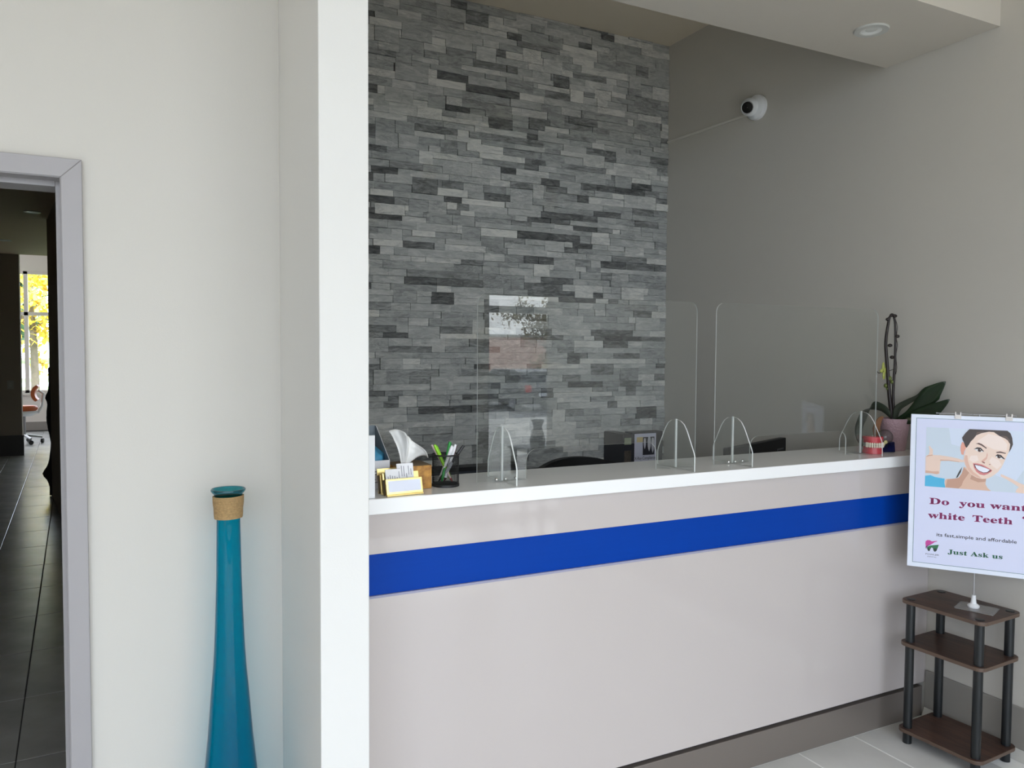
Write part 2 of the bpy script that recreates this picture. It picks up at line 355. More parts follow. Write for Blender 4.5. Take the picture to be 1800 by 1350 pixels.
# question mark, bold old-style, drawn by hand (em = 1000)
_q = []
for i in range(13):
    a = math.radians(200 - i * 23)
    _q.append((190 + 160 * math.cos(a), 520 + 150 * math.sin(a)))
_qi = []
for i in range(13):
    a = math.radians(200 - i * 23)
    k = 0.38 + 0.25 * abs(i - 4) / 8
    _qi.append((165 + 150 * k * math.cos(a), 520 + 155 * (k + 0.30) * math.sin(a)))
GLYPH['?'] = [430, None, None]


def serif_line(body, x, y, size, sx=1.0, slope=0.0, gap=0.25):
    vs, fs = [], []
    s = size / 1000.0
    cx = x
    for ch in body:
        if ch == ' ':
            cx += gap * size * sx
            continue
        if ch == '?':
            mb = MB()
            pts = [(60, 520), (75, 600), (140, 665), (220, 680), (310, 655), (365, 590), (370, 510), (330, 440), (255, 380), (235, 330), (235, 220), (185, 220), (180, 330), (200, 400), (240, 460), (250, 530), (235, 600), (200, 630), (165, 620), (160, 590), (185, 550), (170, 495), (110, 480)]
            dot = [(210 + 62 * math.cos(a * math.pi / 6), 65 + 62 * math.sin(a * math.pi / 6)) for a in range(12)]
            for poly in (pts, dot):
                b = len(vs)
                vs += [(cx + px * s * sx, y + py * s + slope * (cx + px * s * sx - x)) for px, py in poly]
                fs.append(tuple(range(b, b + len(poly))))
            cx += 0.43 * size * sx
            continue
        adv, v, f = GLYPH[ch]
        b = len(vs)
        for i in range(0, len(v), 2):
            px = cx + v[i] * s * sx
            vs.append((px, y + v[i + 1] * s + slope * (px - x)))
        fs += [tuple(k + b for k in q) for q in f]
        cx += adv * s * sx
    return vs, fs, cx - x

# ------------------------------------------------------------------ materials
M_wall = mat('paint_pale_grey', S(201, 198, 192), 0.6, spec=0.3, bump=0.03, bump_scale=220)
M_wall_w = mat('paint_white', S(221, 220, 217), 0.6, spec=0.3, bump=0.03, bump_scale=220)
M_greige = mat('paint_greige', S(197, 193, 185), 0.6, spec=0.3, bump=0.03, bump_scale=220)
M_ceil = mat('ceiling_paint', S(222, 211, 192), 0.8, spec=0.2)
M_soffit = mat('soffit_paint', S(205, 199, 189), 0.75, spec=0.2)
M_frame = mat('door_frame_paint', S(158, 155, 157), 0.4, spec=0.4)
M_alum = mat('storefront_frame', S(70, 70, 72), 0.4, metal=0.6)
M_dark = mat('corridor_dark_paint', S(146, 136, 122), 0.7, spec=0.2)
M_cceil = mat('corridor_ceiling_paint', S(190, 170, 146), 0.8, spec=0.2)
M_grout = mat('grout_light', S(250, 250, 248), 0.8)
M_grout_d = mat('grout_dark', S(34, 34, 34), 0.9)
M_tile = mat('floor_tile', S(222, 222, 220), 0.3, spec=0.5, noise_amt=0.28, noise_scale=3.5, col2=S(202, 202, 200))
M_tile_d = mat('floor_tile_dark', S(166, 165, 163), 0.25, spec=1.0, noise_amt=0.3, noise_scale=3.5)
M_bb = mat('baseboard_grey', S(146, 142, 136), 0.35, spec=0.5, noise_amt=0.06, noise_scale=5)
M_cove = mat('cove_strip', S(196, 194, 188), 0.4)
M_pane = clear_mat('window_glass', (0.97, 0.985, 0.98, 1))

# ------------------------------------------------------------------ setting
XW = 3.06       # right wall
YS = 3.96       # stone face
YL = 2.41       # left wall / back of the pillar
ZC = 3.434      # ceiling

# floor: one slab, tiles as its children
fl = MB()
fl.box(-3.5, 6.5, -2.15, 2.41, -0.12, -0.0012)
fl.box(0.43, 3.2, 2.41, 4.2, -0.12, -0.0012)
floor = struct('floor', fl, M_grout)


def tile_mesh(w, l, name, m):
    b = MB()
    e = 0.0022
    z0, z1 = -0.003, 0.0
    v = [(0, 0, z0), (w, 0, z0), (w, l, z0), (0, l, z0), (0, 0, z1 - e / 2), (w, 0, z1 - e / 2), (w, l, z1 - e / 2), (0, l, z1 - e / 2),
         (e, e, z1), (w - e, e, z1), (w - e, l - e, z1), (e, l - e, z1)]
    b.add(v, [(8, 9, 10, 11), (4, 5, 9, 8), (5, 6, 10, 9), (6, 7, 11, 10), (7, 4, 8, 11), (0, 1, 5, 4), (1, 2, 6, 5), (2, 3, 7, 6), (3, 0, 4, 7)])
    o = obj(name, b, m)
    return o


YF0 = -2.0
TW, TL, TG = 0.305, 0.61, 0.004
first = tile_mesh(TW - TG, TL - TG, 'floor_tile', M_tile)
first.parent = floor
first.location = (2.325 + TG / 2, 1.53 + TG / 2, 0)
for i in range(-14, 3):
    for j in range(-5, 2):
        if 1.53 + TL * j < YF0 - 0.02:
            continue
        x = 2.325 + TW * i
        y = 1.53 + TL * j
        if (i == 0 and j == 0) or x + TW > XW + 0.02 or y + TL > 2.41:
            continue
        c = first.copy()
        COL.objects.link(c)
        c.parent = floor
        c.location = (x + TG / 2, y + TG / 2, 0)
rest = MB()
rest.box(XW + 0.0, 6.5, -2.0, -1.0, -0.003, -0.0005)
rest.box(-3.5, 2.325 - 14 * TW, -2.0, 2.41, -0.003, -0.0005)
rest.box(2.325 - 14 * TW, XW, 2.14, 2.41, -0.003, -0.0005)
rest.box(0.553, XW, 2.41, 3.96, -0.003, -0.0005)
o = obj('outer_tiling', rest, M_tile, floor)
o['kind'] = 'stuff'

# corridor floor seen through the doorway, turned a little like the corridor itself
CR = math.radians(2.6)
cf = MB()
cf.box(-5, 1.2, 2.41, 17.2, -0.12, -0.0025)
cfloor = struct('floor_corridor', cf, M_grout_d)
ft = tile_mesh(TW - TG, TL - TG, 'floor_tile', M_tile_d)
piv = Vector((-0.372, 3.413, 0))
k0 = True
for i in range(-4, 2):
    for j in range(-2, 23):
        lx, ly = i * TW + TG / 2, j * TL + 0.58 - TL + TG / 2
        p = piv + Rz(CR) @ Vector((lx, ly, 0))
        if p.y < 2.42 or p.y + TL > 16.95:
            continue
        if k0:
            c = ft
            k0 = False
        else:
            c = ft.copy()
            COL.objects.link(c)
        c.parent = cfloor
        c.location = (p.x, p.y, 0)
        c.rotation_euler = (0, 0, CR)

# walls
DX0, DX1, DZ = -1.05, -0.135, 2.0         # doorway opening in the left wall
w = MB()
w.box(-3.5, DX0, YL, YL + 0.13, 0, ZC)
w.box(DX1, 0.43, YL, YL + 0.13, 0, ZC)
w.box(DX0, DX1, YL, YL + 0.13, DZ, ZC)
struct('wall_left', w, M_wall)
w = MB()
w.box(-3.62, -3.5, -2.12, YL + 0.13, 0, ZC)
struct('wall_side', w, M_wall)
w = MB()
w.box(XW, XW + 0.14, -1.0, 4.1, 0, ZC)
struct('wall_right', w, M_greige)
w = MB()
w.box(XW + 0.14, 6.5, -1.0, -0.86, 0, ZC)
struct('wall_return', w, M_greige)
w = MB()
w.box(6.5, 6.62, -2.12, -0.86, 0, ZC)
struct('wall_end', w, M_greige)
w = MB()
w.box(0.43, XW, YS + 0.012, 4.1, 0, ZC)
wall_back = struct('wall_back', w, mat('mortar_dark', S(96, 97, 97), 0.9))
w = MB()
w.box(0.43, 0.553, YL, YS + 0.012, 0, ZC)
struct('wall_alcove', w, M_greige)
w = MB()
w.box(0.43, 0.553, 1.895, YL, 0, ZC)
struct('pillar', w, M_wall_w, bevel=0.003)
w = MB()
w.box(0.553, XW, 1.905, YL, 2.815, ZC)
soffit = struct('ceiling_soffit', w, M_soffit)
w = MB()
w.box(-3.62, 6.62, -2.15, 4.1, ZC, ZC + 0.1)
struct('ceiling', w, M_ceil)

# baseboards
b = MB()
b.box(XW - 0.012, XW, -1.0, 2.128, 0.04, 0.2)
bbr = struct('baseboard_right', b, M_bb, bevel=0.002)
b = MB()
b.prism([(XW, 0.0), (XW - 0.03, 0.0), (XW - 0.012, 0.04), (XW, 0.04)], -1.0, 2.128, 'xz')
obj('cove_strip', b, M_cove, bbr)
b = MB()
b.box(-3.5, DX0 - 0.05, YL - 0.012, YL, 0, 0.15)
b.box(DX1 + 0.05, 0.43, YL - 0.012, YL, 0, 0.15)
struct('baseboard_left', b, M_bb)

# doorway: hollow-metal frame, no leaf in view
d1 = holder('door_1')
b = MB()
b.prism([(DX1 + 0.05, 0), (DX1 + 0.05, DZ + 0.05), (DX1, DZ), (DX1, 0)], YL - 0.018, YL + 0.002, 'xz')
obj('frame_post', b, M_frame, d1, bevel=0.002)
b = MB()
b.prism([(DX0 - 0.05, 0), (DX0, 0), (DX0, DZ), (DX0 - 0.05, DZ + 0.05)], YL - 0.018, YL + 0.002, 'xz')
obj('frame_post', b, M_frame, d1, bevel=0.002)
b = MB()
b.prism([(DX0 - 0.05, DZ + 0.05), (DX0, DZ), (DX1, DZ), (DX1 + 0.05, DZ + 0.05)], YL - 0.018, YL + 0.002, 'xz')
obj('frame_head', b, M_frame, d1, bevel=0.002)
b = MB()
b.box(DX1 - 0.002, DX1 + 0.02, YL - 0.014, YL + 0.045, 0, DZ + 0.02)
b.box(DX1 - 0.016, DX1 + 0.01, YL + 0.045, YL + 0.145, 0, DZ + 0.01)
obj('frame_jamb', b, M_frame, d1, bevel=0.0015)
b = MB()
b.box(DX0, DX0 + 0.002, YL - 0.016, YL + 0.045, 0, DZ)
b.box(DX0, DX0 + 0.016, YL + 0.045, YL + 0.145, 0, DZ)
obj('frame_jamb', b, M_frame, d1, bevel=0.0015)
b = MB()
b.box(DX0, DX1 - 0.002, YL - 0.014, YL + 0.045, DZ - 0.002, DZ + 0.02)
b.box(DX0 + 0.016, DX1 - 0.016, YL + 0.045, YL + 0.145, DZ - 0.016, DZ + 0.01)
obj('frame_stop', b, M_frame, d1, bevel=0.0015)

# storefront wall behind the camera
WIN = [(-3.4, -1.3, 0.1, 3.3), (-1.15, 0.95, 0.1, 3.3), (1.1, 2.75, 0.1, 3.3)]
EN = (3.0, 3.74, 0.02, 2.09)
YF = -2.0
b = MB()
xs = -3.62
for x0, x1, z0, z1 in WIN + [EN]:
    b.box(xs, x0, YF - 0.15, YF, 0, ZC)
    if z0 > 0:
        b.box(x0, x1, YF - 0.15, YF, 0, z0)
    b.box(x0, x1, YF - 0.15, YF, z1, ZC)
    xs = x1
b.box(xs, 6.62, YF - 0.15, YF, 0, ZC)
struct('wall_front', b, M_wall)
for n, (x0, x1, z0, z1) in enumerate(WIN):
    h = holder('window_%d' % (n + 1))
    f = MB()
    xm = (x0 + x1) / 2
    zt = z0 + 0.55 * (z1 - z0)
    for a, c, e, g in ((x0, x0 + 0.05, z0, z1), (x1 - 0.05, x1, z0, z1), (xm - 0.025, xm + 0.025, z0, z1), (x0, x1, z0, z0 + 0.05), (x0, x1, z1 - 0.05, z1), (x0, x1, zt, zt + 0.05)):
        f.box(a, c, YF - 0.1, YF - 0.04, e, g)
    obj('window_frame', f, M_alum, h)
    g = MB()
    g.box(x0 + 0.03, x1 - 0.03, YF - 0.074, YF - 0.068, z0 + 0.03, z1 - 0.03)
    obj('pane', g, M_pane, h)
    portal(x0, x1, YF - 0.16, z0, z1, 1)
h = holder('window_4')
f = MB()
for a, c, e, g in ((EN[0], EN[0] + 0.03, 0.02, 2.09), (EN[1] - 0.03, EN[1], 0.02, 2.09), (EN[0], EN[1], 1.90, 1.96), (EN[0], EN[1], 2.06, 2.09), (EN[0], EN[1], 0.02, 0.06)):
    f.box(a, c, YF - 0.1, YF - 0.04, e, g)
obj('window_frame', f, M_alum, h)
g = MB()
g.box(EN[0] + 0.02, EN[1] - 0.02, YF - 0.074, YF - 0.068, 0.04, 2.075)
obj('pane', g, M_pane, h)
portal(EN[0], EN[1], YF - 0.16, 0.02, 2.09, 1)

# corridor and the room beyond it
CZ = 2.87
w = MB()
pa, pb = Vector((0.2, 2.54)), Vector((-0.665, 9.45))
w.prism([(pa.x, pa.y), (0.42, pa.y), (0.42, 4.11), (1.2, 4.11), (1.2, 9.45), (pb.x, pb.y)], 0, CZ, 'xy')
struct('wall_corridor_right', w, M_dark)
w = MB()
w.box(-2.4, -2.25, 2.54, 13.13, 0, CZ)
struct('wall_corridor_left', w, M_dark)
w = MB()
w.box(-5.0, -1.275, 13.13, 13.26, 0, 3.3)
struct('wall_corridor_end', w, M_dark)
b = MB()
b.box(-5.0, -1.255, 13.105, 13.13, 0, 0.29)
struct('baseboard_corridor', b, mat('baseboard_dark', S(50, 46, 42), 0.5))
w = MB()
w.box(-2.4, 0.42, 2.41 + 0.13, 4.1, CZ, CZ + 0.5)
w.box(-2.4, 1.2, 4.11, 13.13, CZ, CZ + 0.5)
struct('ceiling_corridor', w, M_cceil)
w = MB()
w.box(-5, 1.2, 13.13, 17.2, 3.3, 3.4)
struct('ceiling_clinic', w, M_wall_w)
w = MB()
w.box(1.2, 1.3, 9.3, 17.2, 0, 3.4)
w.box(-5.1, -5.0, 13.0, 13.6, 0, 3.4)
w.box(-5.1, -5.0, 16.6, 17.2, 0, 3.4)
w.box(-5.1, -5.0, 13.6, 16.6, 0, 0.7)  # unseen window opening added in this side wall to brighten the room
w.box(-5.1, -5.0, 13.6, 16.6, 2.96, 3.4)
struct('wall_clinic_side', w, M_wall_w)
M_pink = mat('paint_warm_white', S(226, 214, 205), 0.6)
CW = (-4.6, 1.0, 0.70, 2.96)  # window widened beyond the part in view to brighten the room
w = MB()
w.box(-5, CW[0], 17.0, 17.2, 0, 3.4)
w.box(CW[1], 1.2, 17.0, 17.2, 0, 3.4)
w.box(CW[0], CW[1], 17.0, 17.2, 0, CW[2])
w.box(CW[0], CW[1], 17.0, 17.2, CW[3], 3.4)
struct('wall_clinic', w, M_pink)
b = MB()
b.box(-5, 1.2, 16.98, 17.0, 0, 0.16)
struct('baseboard_clinic', b, mat('baseboard_mauve', S(150, 140, 134), 0.5))
h = holder('window_5')
f = MB()
for a, c, e, g in ((CW[0], CW[0] + 0.06, CW[2], CW[3]), (CW[1] - 0.06, CW[1], CW[2], CW[3]), (-3.1, -3.04, CW[2], CW[3]), (-0.1, -0.04, CW[2], CW[3]), (-1.59, -1.525, CW[2], CW[3]), (CW[0], CW[1], CW[2], CW[2] + 0.05), (CW[0], CW[1], CW[3] - 0.05, CW[3]), (CW[0], CW[1], 2.143, 2.207)):
    f.box(a, c, 17.04, 17.12, e, g)
obj('window_frame', f, M_pink, h)
f = MB()
f.box(CW[0], CW[1], 16.96, 17.04, CW[2] - 0.04, CW[2])
obj('window_sill', f, M_pink, h)
g = MB()
g.box(CW[0] + 0.03, CW[1] - 0.03, 17.085, 17.09, CW[2] + 0.03, CW[3] - 0.03)
obj('pane', g, M_pane, h)
portal(CW[0], CW[1], 17.25, CW[2], CW[3], -1)

# ------------------------------------------------------------------ stone veneer on the back wall
M_stone = bpy.data.materials.new('ledger_stone')
M_stone.use_nodes = True
t = M_stone.node_tree
p = t.nodes['Principled BSDF']
p.inputs['Roughness'].default_value = 0.75
p.inputs['Specular IOR Level'].default_value = 0.25
at = t.nodes.new('ShaderNodeAttribute')
at.attribute_name = 'tone'
geo = t.nodes.new('ShaderNodeNewGeometry')
mp = t.nodes.new('ShaderNodeMapping')
mp.inputs['Scale'].default_value = (9, 9, 34)
t.links.new(geo.outputs['Position'], mp.inputs['Vector'])
n1 = t.nodes.new('ShaderNodeTexNoise')
n1.inputs['Scale'].default_value = 1.3
n1.inputs['Detail'].default_value = 8
n1.inputs['Roughness'].default_value = 0.66
n1.inputs['Distortion'].default_value = 1.2
t.links.new(mp.outputs['Vector'], n1.inputs['Vector'])
ad = t.nodes.new('ShaderNodeMath')
ad.operation = 'MULTIPLY_ADD'
ad.inputs[1].default_value = 0.85
t.links.new(n1.outputs['Fac'], ad.inputs[0])
sb = t.nodes.new('ShaderNodeMath')
sb.operation = 'SUBTRACT'
sb.inputs[1].default_value = 0.425
t.links.new(at.outputs['Fac'], sb.inputs[0])
t.links.new(sb.outputs[0], ad.inputs[2])
cr = t.nodes.new('ShaderNodeValToRGB')
el = cr.color_ramp.elements
el[0].position = 0.0
el[0].color = S(62, 64, 64)
el[1].position = 1.0
el[1].color = S(214, 213, 205)
for pos, c in ((0.2, S(110, 111, 110)), (0.42, S(160, 162, 160)), (0.62, S(188, 189, 186)), (0.8, S(216, 215, 209))):
    e = el.new(pos)
    e.color = c
t.links.new(ad.outputs[0], cr.inputs['Fac'])
# a few warm rusty veins
n3 = t.nodes.new('ShaderNodeTexNoise')
n3.inputs['Scale'].default_value = 2.3
n3.inputs['Detail'].default_value = 3
t.links.new(geo.outputs['Position'], n3.inputs['Vector'])
r3 = t.nodes.new('ShaderNodeValToRGB')
r3.color_ramp.elements[0].position = 0.62
r3.color_ramp.elements[0].color = (0, 0, 0, 1)
r3.color_ramp.elements[1].position = 0.78
r3.color_ramp.elements[1].color = (0.5, 0.5, 0.5, 1)
t.links.new(n3.outputs['Fac'], r3.inputs['Fac'])
n4 = t.nodes.new('ShaderNodeTexNoise')
n4.inputs['Scale'].default_value = 1.1
n4.inputs['Detail'].default_value = 10
n4.inputs['Roughness'].default_value = 0.75
n4.inputs['Distortion'].default_value = 2.4
t.links.new(mp.outputs['Vector'], n4.inputs['Vector'])
r4 = t.nodes.new('ShaderNodeValToRGB')
for pos, v in ((0.47, 1.0), (0.495, 0.5), (0.52, 1.0)):
    e = r4.color_ramp.elements.new(pos)
    e.color = (v, v, v, 1)
r4.color_ramp.elements[0].color = (1, 1, 1, 1)
r4.color_ramp.elements[-1].color = (1, 1, 1, 1)
t.links.new(n4.outputs['Fac'], r4.inputs['Fac'])
# veins show only in patches
n5 = t.nodes.new('ShaderNodeTexNoise')
n5.inputs['Scale'].default_value = 7.0
t.links.new(geo.outputs['Position'], n5.inputs['Vector'])
r5 = t.nodes.new('ShaderNodeValToRGB')
r5.color_ramp.elements[0].position = 0.5
r5.color_ramp.elements[1].position = 0.62
t.links.new(n5.outputs['Fac'], r5.inputs['Fac'])
mv = t.nodes.new('ShaderNodeMix')
mv.data_type = 'RGBA'
mv.blend_type = 'MULTIPLY'
t.links.new(r5.outputs['Color'], mv.inputs['Factor'])
t.links.new(cr.outputs['Color'], mv.inputs['A'])
t.links.new(r4.outputs['Color'], mv.inputs['B'])
mx = t.nodes.new('ShaderNodeMix')
mx.data_type = 'RGBA'
mx.blend_type = 'MULTIPLY'
mx.inputs['B'].default_value = (1.0, 0.9, 0.76, 1)
t.links.new(r3.outputs['Color'], mx.inputs['Factor'])
t.links.new(mv.outputs['Result'], mx.inputs['A'])
t.links.new(mx.outputs['Result'], p.inputs['Base Color'])
bp = t.nodes.new('ShaderNodeBump')
bp.inputs['Strength'].default_value = 0.35
bp.inputs['Distance'].default_value = 0.012
t.links.new(n1.outputs['Fac'], bp.inputs['Height'])
t.links.new(bp.outputs['Normal'], p.inputs['Normal'])

SR = random.Random(21)


def stone_geo(x0, x1, z0, z1, d, tone, rough):
    g = 0.0006
    x0 += g
    x1 -= g
    z0 += g
    z1 -= g
    nx = 2 if x1 - x0 < 0.09 else (3 if x1 - x0 < 0.16 else 4)
    nz = 2
    b = MB()
    idx = {}
    tx, tz = SR.uniform(-1, 1) * 0.002, SR.uniform(-1, 1) * 0.0015
    for i in range(nx + 1):
        for j in range(nz + 1):
            u, v = i / nx, j / nz
            edge = i in (0, nx) or j in (0, nz)
            y = d + tx * (u - .5) * 2 + tz * (v - .5) * 2 + SR.uniform(-1, 1) * rough * (0.35 if edge else 1.0)
            jx = SR.uniform(-1, 1) * 0.0007 if edge else SR.uniform(-1, 1) * 0.006
            jz = SR.uniform(-1, 1) * 0.0007 if edge else SR.uniform(-1, 1) * 0.003
            idx[i, j] = len(b.v)
            b.v.append((x0 + (x1 - x0) * u + jx, YS - y, z0 + (z1 - z0) * v + jz))
    for i in range(nx):
        for j in range(nz):
            b.f.append((idx[i, j], idx[i + 1, j], idx[i + 1, j + 1], idx[i, j + 1]))
    ring = [(i, 0) for i in range(nx)] + [(nx, j) for j in range(nz)] + [(i, nz) for i in range(nx, 0, -1)] + [(0, j) for j in range(nz, 0, -1)]
    base = len(b.v)
    for q in ring:
        vx = b.v[idx[q]]
        b.v.append((vx[0], YS + 0.012, vx[2]))
    m = len(ring)
    for k in range(m):
        k2 = (k + 1) % m
        b.f.append((idx[ring[k]], base + k, base + k2, idx[ring[k2]]))
    b.m = [0] * len(b.f)
    return b


stones = []
ZR = [0.76]
while ZR[-1] < ZC:
    ZR.append(ZR[-1] + SR.choice((0.028, 0.032, 0.035, 0.037, 0.04, 0.043)))
nrow = len(ZR) - 1
ZR += [ZC, ZC]
taken = {}
for r in range(nrow):
    z0 = ZR[r]
    x = 0.553 - SR.uniform(0, 0.1)
    while x < XW:
        L = SR.choice((0.07, 0.09, 0.11, 0.13, 0.15, 0.18, 0.22, 0.27)) * SR.uniform(0.85, 1.2)
        x1 = min(x + L, XW)
        if XW - x1 < 0.05:
            x1 = XW
        spans = [(max(x, 0.553), x1)]
        for a, c in taken.get(r, []):
            ns = []
            for s0, s1 in spans:
                if c <= s0 or a >= s1:
                    ns.append((s0, s1))
                else:
                    if a - s0 > 0.004:
                        ns.append((s0, a))
                    if s1 - c > 0.004:
                        ns.append((c, s1))
            spans = ns
        for s0, s1 in spans:
            if s1 - s0 < 0.012:
                continue
            h = ZR[r + 1] - z0
            if len(spans) == 1 and 0.06 < s1 - s0 < 0.2 and SR.random() < 0.2 and r < nrow - 1:
                ok = not any(not (c <= s0 or a >= s1) for a, c in taken.get(r + 1, []))
                if ok:
                    h = ZR[r + 2] - z0
                    taken.setdefault(r + 1, []).append((s0, s1))
            zt = min(z0 + h, ZC - 0.001)
            if zt - z0 < 0.008:
                continue
            tone = min(0.95, max(0.05, SR.gauss(0.50, 0.10)))
            rr = SR.random()
            rough = 0.0012
            if rr < 0.13:
                tone = SR.uniform(0.12, 0.30)
                rough = 0.0035
            elif rr > 0.88:
                tone = SR.uniform(0.66, 0.80)
            stones.append((s0, s1, z0, zt, SR.choice((0.003, 0.005, 0.006, 0.008, 0.009, 0.011, 0.014)), tone, rough))
        x = x1


def set_tone(me, tones):
    a = me.attributes.new('tone', 'FLOAT', 'POINT')
    a.data.foreach_set('value', tones)


vis = sorted([i for i, s in enumerate(stones) if s[0] > 1.2 and s[2] > 1.0], key=lambda i: -(stones[i][1] - stones[i][0]) * (stones[i][3] - stones[i][2]))[:296]
vis = set(vis)
restm = MB()
rtone = []
for i, s in enumerate(stones):
    b = stone_geo(*s)
    if i in vis:
        o = obj('stone', b, M_stone, wall_back)
        set_tone(o.data, [s[5]] * len(b.v))
    else:
        restm.add(b.v, b.f)
        rtone += [s[5]] * len(b.v)
o = obj('stone_veneer', restm, M_stone, wall_back)
set_tone(o.data, rtone)
o['kind'] = 'stuff'

# ------------------------------------------------------------------ reception desk and countertop
M_lam = mat('gloss_laminate_beige', S(192, 184, 181), 0.05, spec=0.5)
M_blue = mat('gloss_laminate_blue', S(0, 60, 158), 0.35, spec=0.12, noise_amt=0.05, noise_scale=3, stretch=(1, 1, 30))
M_kick = mat('kick_metal', S(128, 120, 114), 0.28, metal=0.35, spec=0.5)
M_shadow = mat('reveal_shade_black', S(30, 24, 24), 0.8)  # black colour standing in for the shade in the gap
M_quartz = mat('white_quartz', S(240, 240, 240), 0.16, spec=0.5)
M_lilac = mat('edge_lilac', S(150, 150, 172), 0.4)
M_blackp = mat('black_plastic', S(22, 22, 23), 0.45)
M_steel = mat('brushed_steel', S(170, 170, 172), 0.3, metal=0.9)
M_acr = clear_mat('clear_acrylic', (0.965, 0.975, 0.97, 1), f0=0.05)
M_acr_e = mat('acrylic_cut_edge', S(214, 218, 216), 0.3, spec=0.4)  # bright glow of the cut edges put into a pale opaque colour

D = thing('reception_desk', 'glossy beige reception desk front with a wide blue stripe below the counter', 'desk', (1.8, 2.135, 0))
DX = lambda x: x - 1.8
def dbox(name, x0, x1, y0, y1, z0, z1, m, bev=0.0, label=None):
    b = MB()
    b.box(DX(x0), DX(x1), y0 - 2.135, y1 - 2.135, z0, z1)
    o = obj(name, b, m, D, bevel=bev)
    if label:
        o['label'] = label
    return o
dbox('upper_panel', 0.5535, XW - 0.002, 2.135, 2.155, 0.968, 1.086, M_lam, 0.001)
dbox('blue_stripe', 0.553, XW - 0.002, 2.142, 2.155, 0.848, 0.968, M_blue, 0, 'recessed blue stripe')
dbox('edge_strip', 0.553, XW - 0.002, 2.134, 2.155, 0.841, 0.848, M_lilac)
dbox('lower_panel', 0.553, XW - 0.002, 2.135, 2.155, 0.147, 0.841, M_lam, 0.001)
dbox('reveal_shade_strip', 0.553, XW - 0.02, 2.16, 2.18, 0.11, 0.165, M_shadow)  # black strip painting the shade in the gap above the kick board
dbox('kick_board', 0.553, XW - 0.014, 2.138, 2.17, 0, 0.129, M_kick, 0.002, 'grey metal kick board')
dbox('carcass', 0.553, XW - 0.03, 2.18, 2.31, 0.0, 1.085, mat('carcass_grey', S(150, 146, 142), 0.6))

ct = MB()
ct.box(0.5545, XW - 0.002, 2.108, 2.425, 1.087, 1.131)
ct = obj('countertop', ct, M_quartz, bevel=0.0025)
tag(ct, 'long white quartz countertop on top of the beige reception desk', 'counter')
ZT = 1.1315


def arc(cx, cz, r, a0, a1, n=6):
    return [(cx + r * math.cos(math.radians(a0 + (a1 - a0) * i / n)), cz + r * math.sin(math.radians(a0 + (a1 - a0) * i / n))) for i in range(n + 1)]


def shield(x0, x1, label):
    t = thing('acrylic_shield', label, 'sneeze guard', ((x0 + x1) / 2, 2.235, ZT))
    w = (x1 - x0) / 2
    H, sl, r = 0.598, 0.098, 0.035
    a, c = -w + 0.175, w - 0.175
    pts = [(-w, 0.0), (a, 0.0)] + arc(a + 0.04, sl - 0.04, 0.04, 180, 90) + arc(c - 0.04, sl - 0.04, 0.04, 90, 0) + [(c, 0.0), (w, 0.0)] + arc(w - r, H - r, r, 0, 90) + arc(-w + r, H - r, r, 90, 180)
    b = MB()
    b.prism(pts, -0.0022, 0.0022, 'xz', mi=0, side=1)
    o = obj('clear_panel', b, [M_acr, M_acr_e], t)
    for k, fx in enumerate((-w + 0.088, w - 0.088)):
        half = [(-0.105, 0.0), (-0.105, 0.052), (-0.1, 0.066), (-0.062, 0.138), (-0.045, 0.16), (-0.026, 0.171), (-0.006, 0.1745)]
        pts = half + [(-y, z) for y, z in reversed(half)]
        b = MB()
        b.prism(pts, fx - 0.0022, fx + 0.0022, 'yz', mi=0, side=1)
        f = obj('foot', b, [M_acr, M_acr_e], t)
        b = MB()
        b.box(fx - 0.003, fx + 0.003, -0.003, 0.003, 0.002, 0.176)
        obj('slot_edge', b, M_acr_e, f)
        if k == 0:
            for q, (dx, dy) in enumerate(((-0.02, 0.01), (0.012, 0.01), (0.05, 0.012))):
                b = MB()
                b.ball((fx + dx, dy - 0.012, 0.006), 0.006, 10, 6)
                obj('bumper', b, M_chrome, f, smooth=60)
    return t


M_chrome = mat('chrome', S(235, 235, 235), 0.08, metal=1.0)
shield(1.0, 1.872, 'clear acrylic sneeze guard panel in front of the stone wall')
shield(1.962, 2.832, 'clear acrylic sneeze guard panel beside the orchid, showing a reflected poster')

# ------------------------------------------------------------------ things on the counter, left end
M_white = mat('white_plastic', S(232, 234, 236), 0.3)
M_paper = mat('paper_white', S(235, 235, 238), 0.7)
M_print = mat('print_grey', S(120, 118, 130), 0.8)
M_gold = mat('gold_mirror', S(252, 226, 150), 0.28, metal=1.0)
M_goldd = mat('gold_dark_edge', S(96, 74, 34), 0.4, metal=0.6)
M_silver = mat('plaque_white', S(222, 226, 240), 0.15, spec=0.6)

t = thing('plastic_stand', 'slim white upright plastic stand against the pillar at the counter end', 'stand', (0.598, 2.13, ZT))
b = MB()
b.box(-0.036, 0.038, -0.008, -0.004, 0.004, 0.178)
obj('front_plate', b, M_white, t, bevel=0.001)
b = MB()
b.box(-0.036, 0.038, -0.008, 0.03, 0, 0.004)
obj('base', b, M_white, t, bevel=0.001)

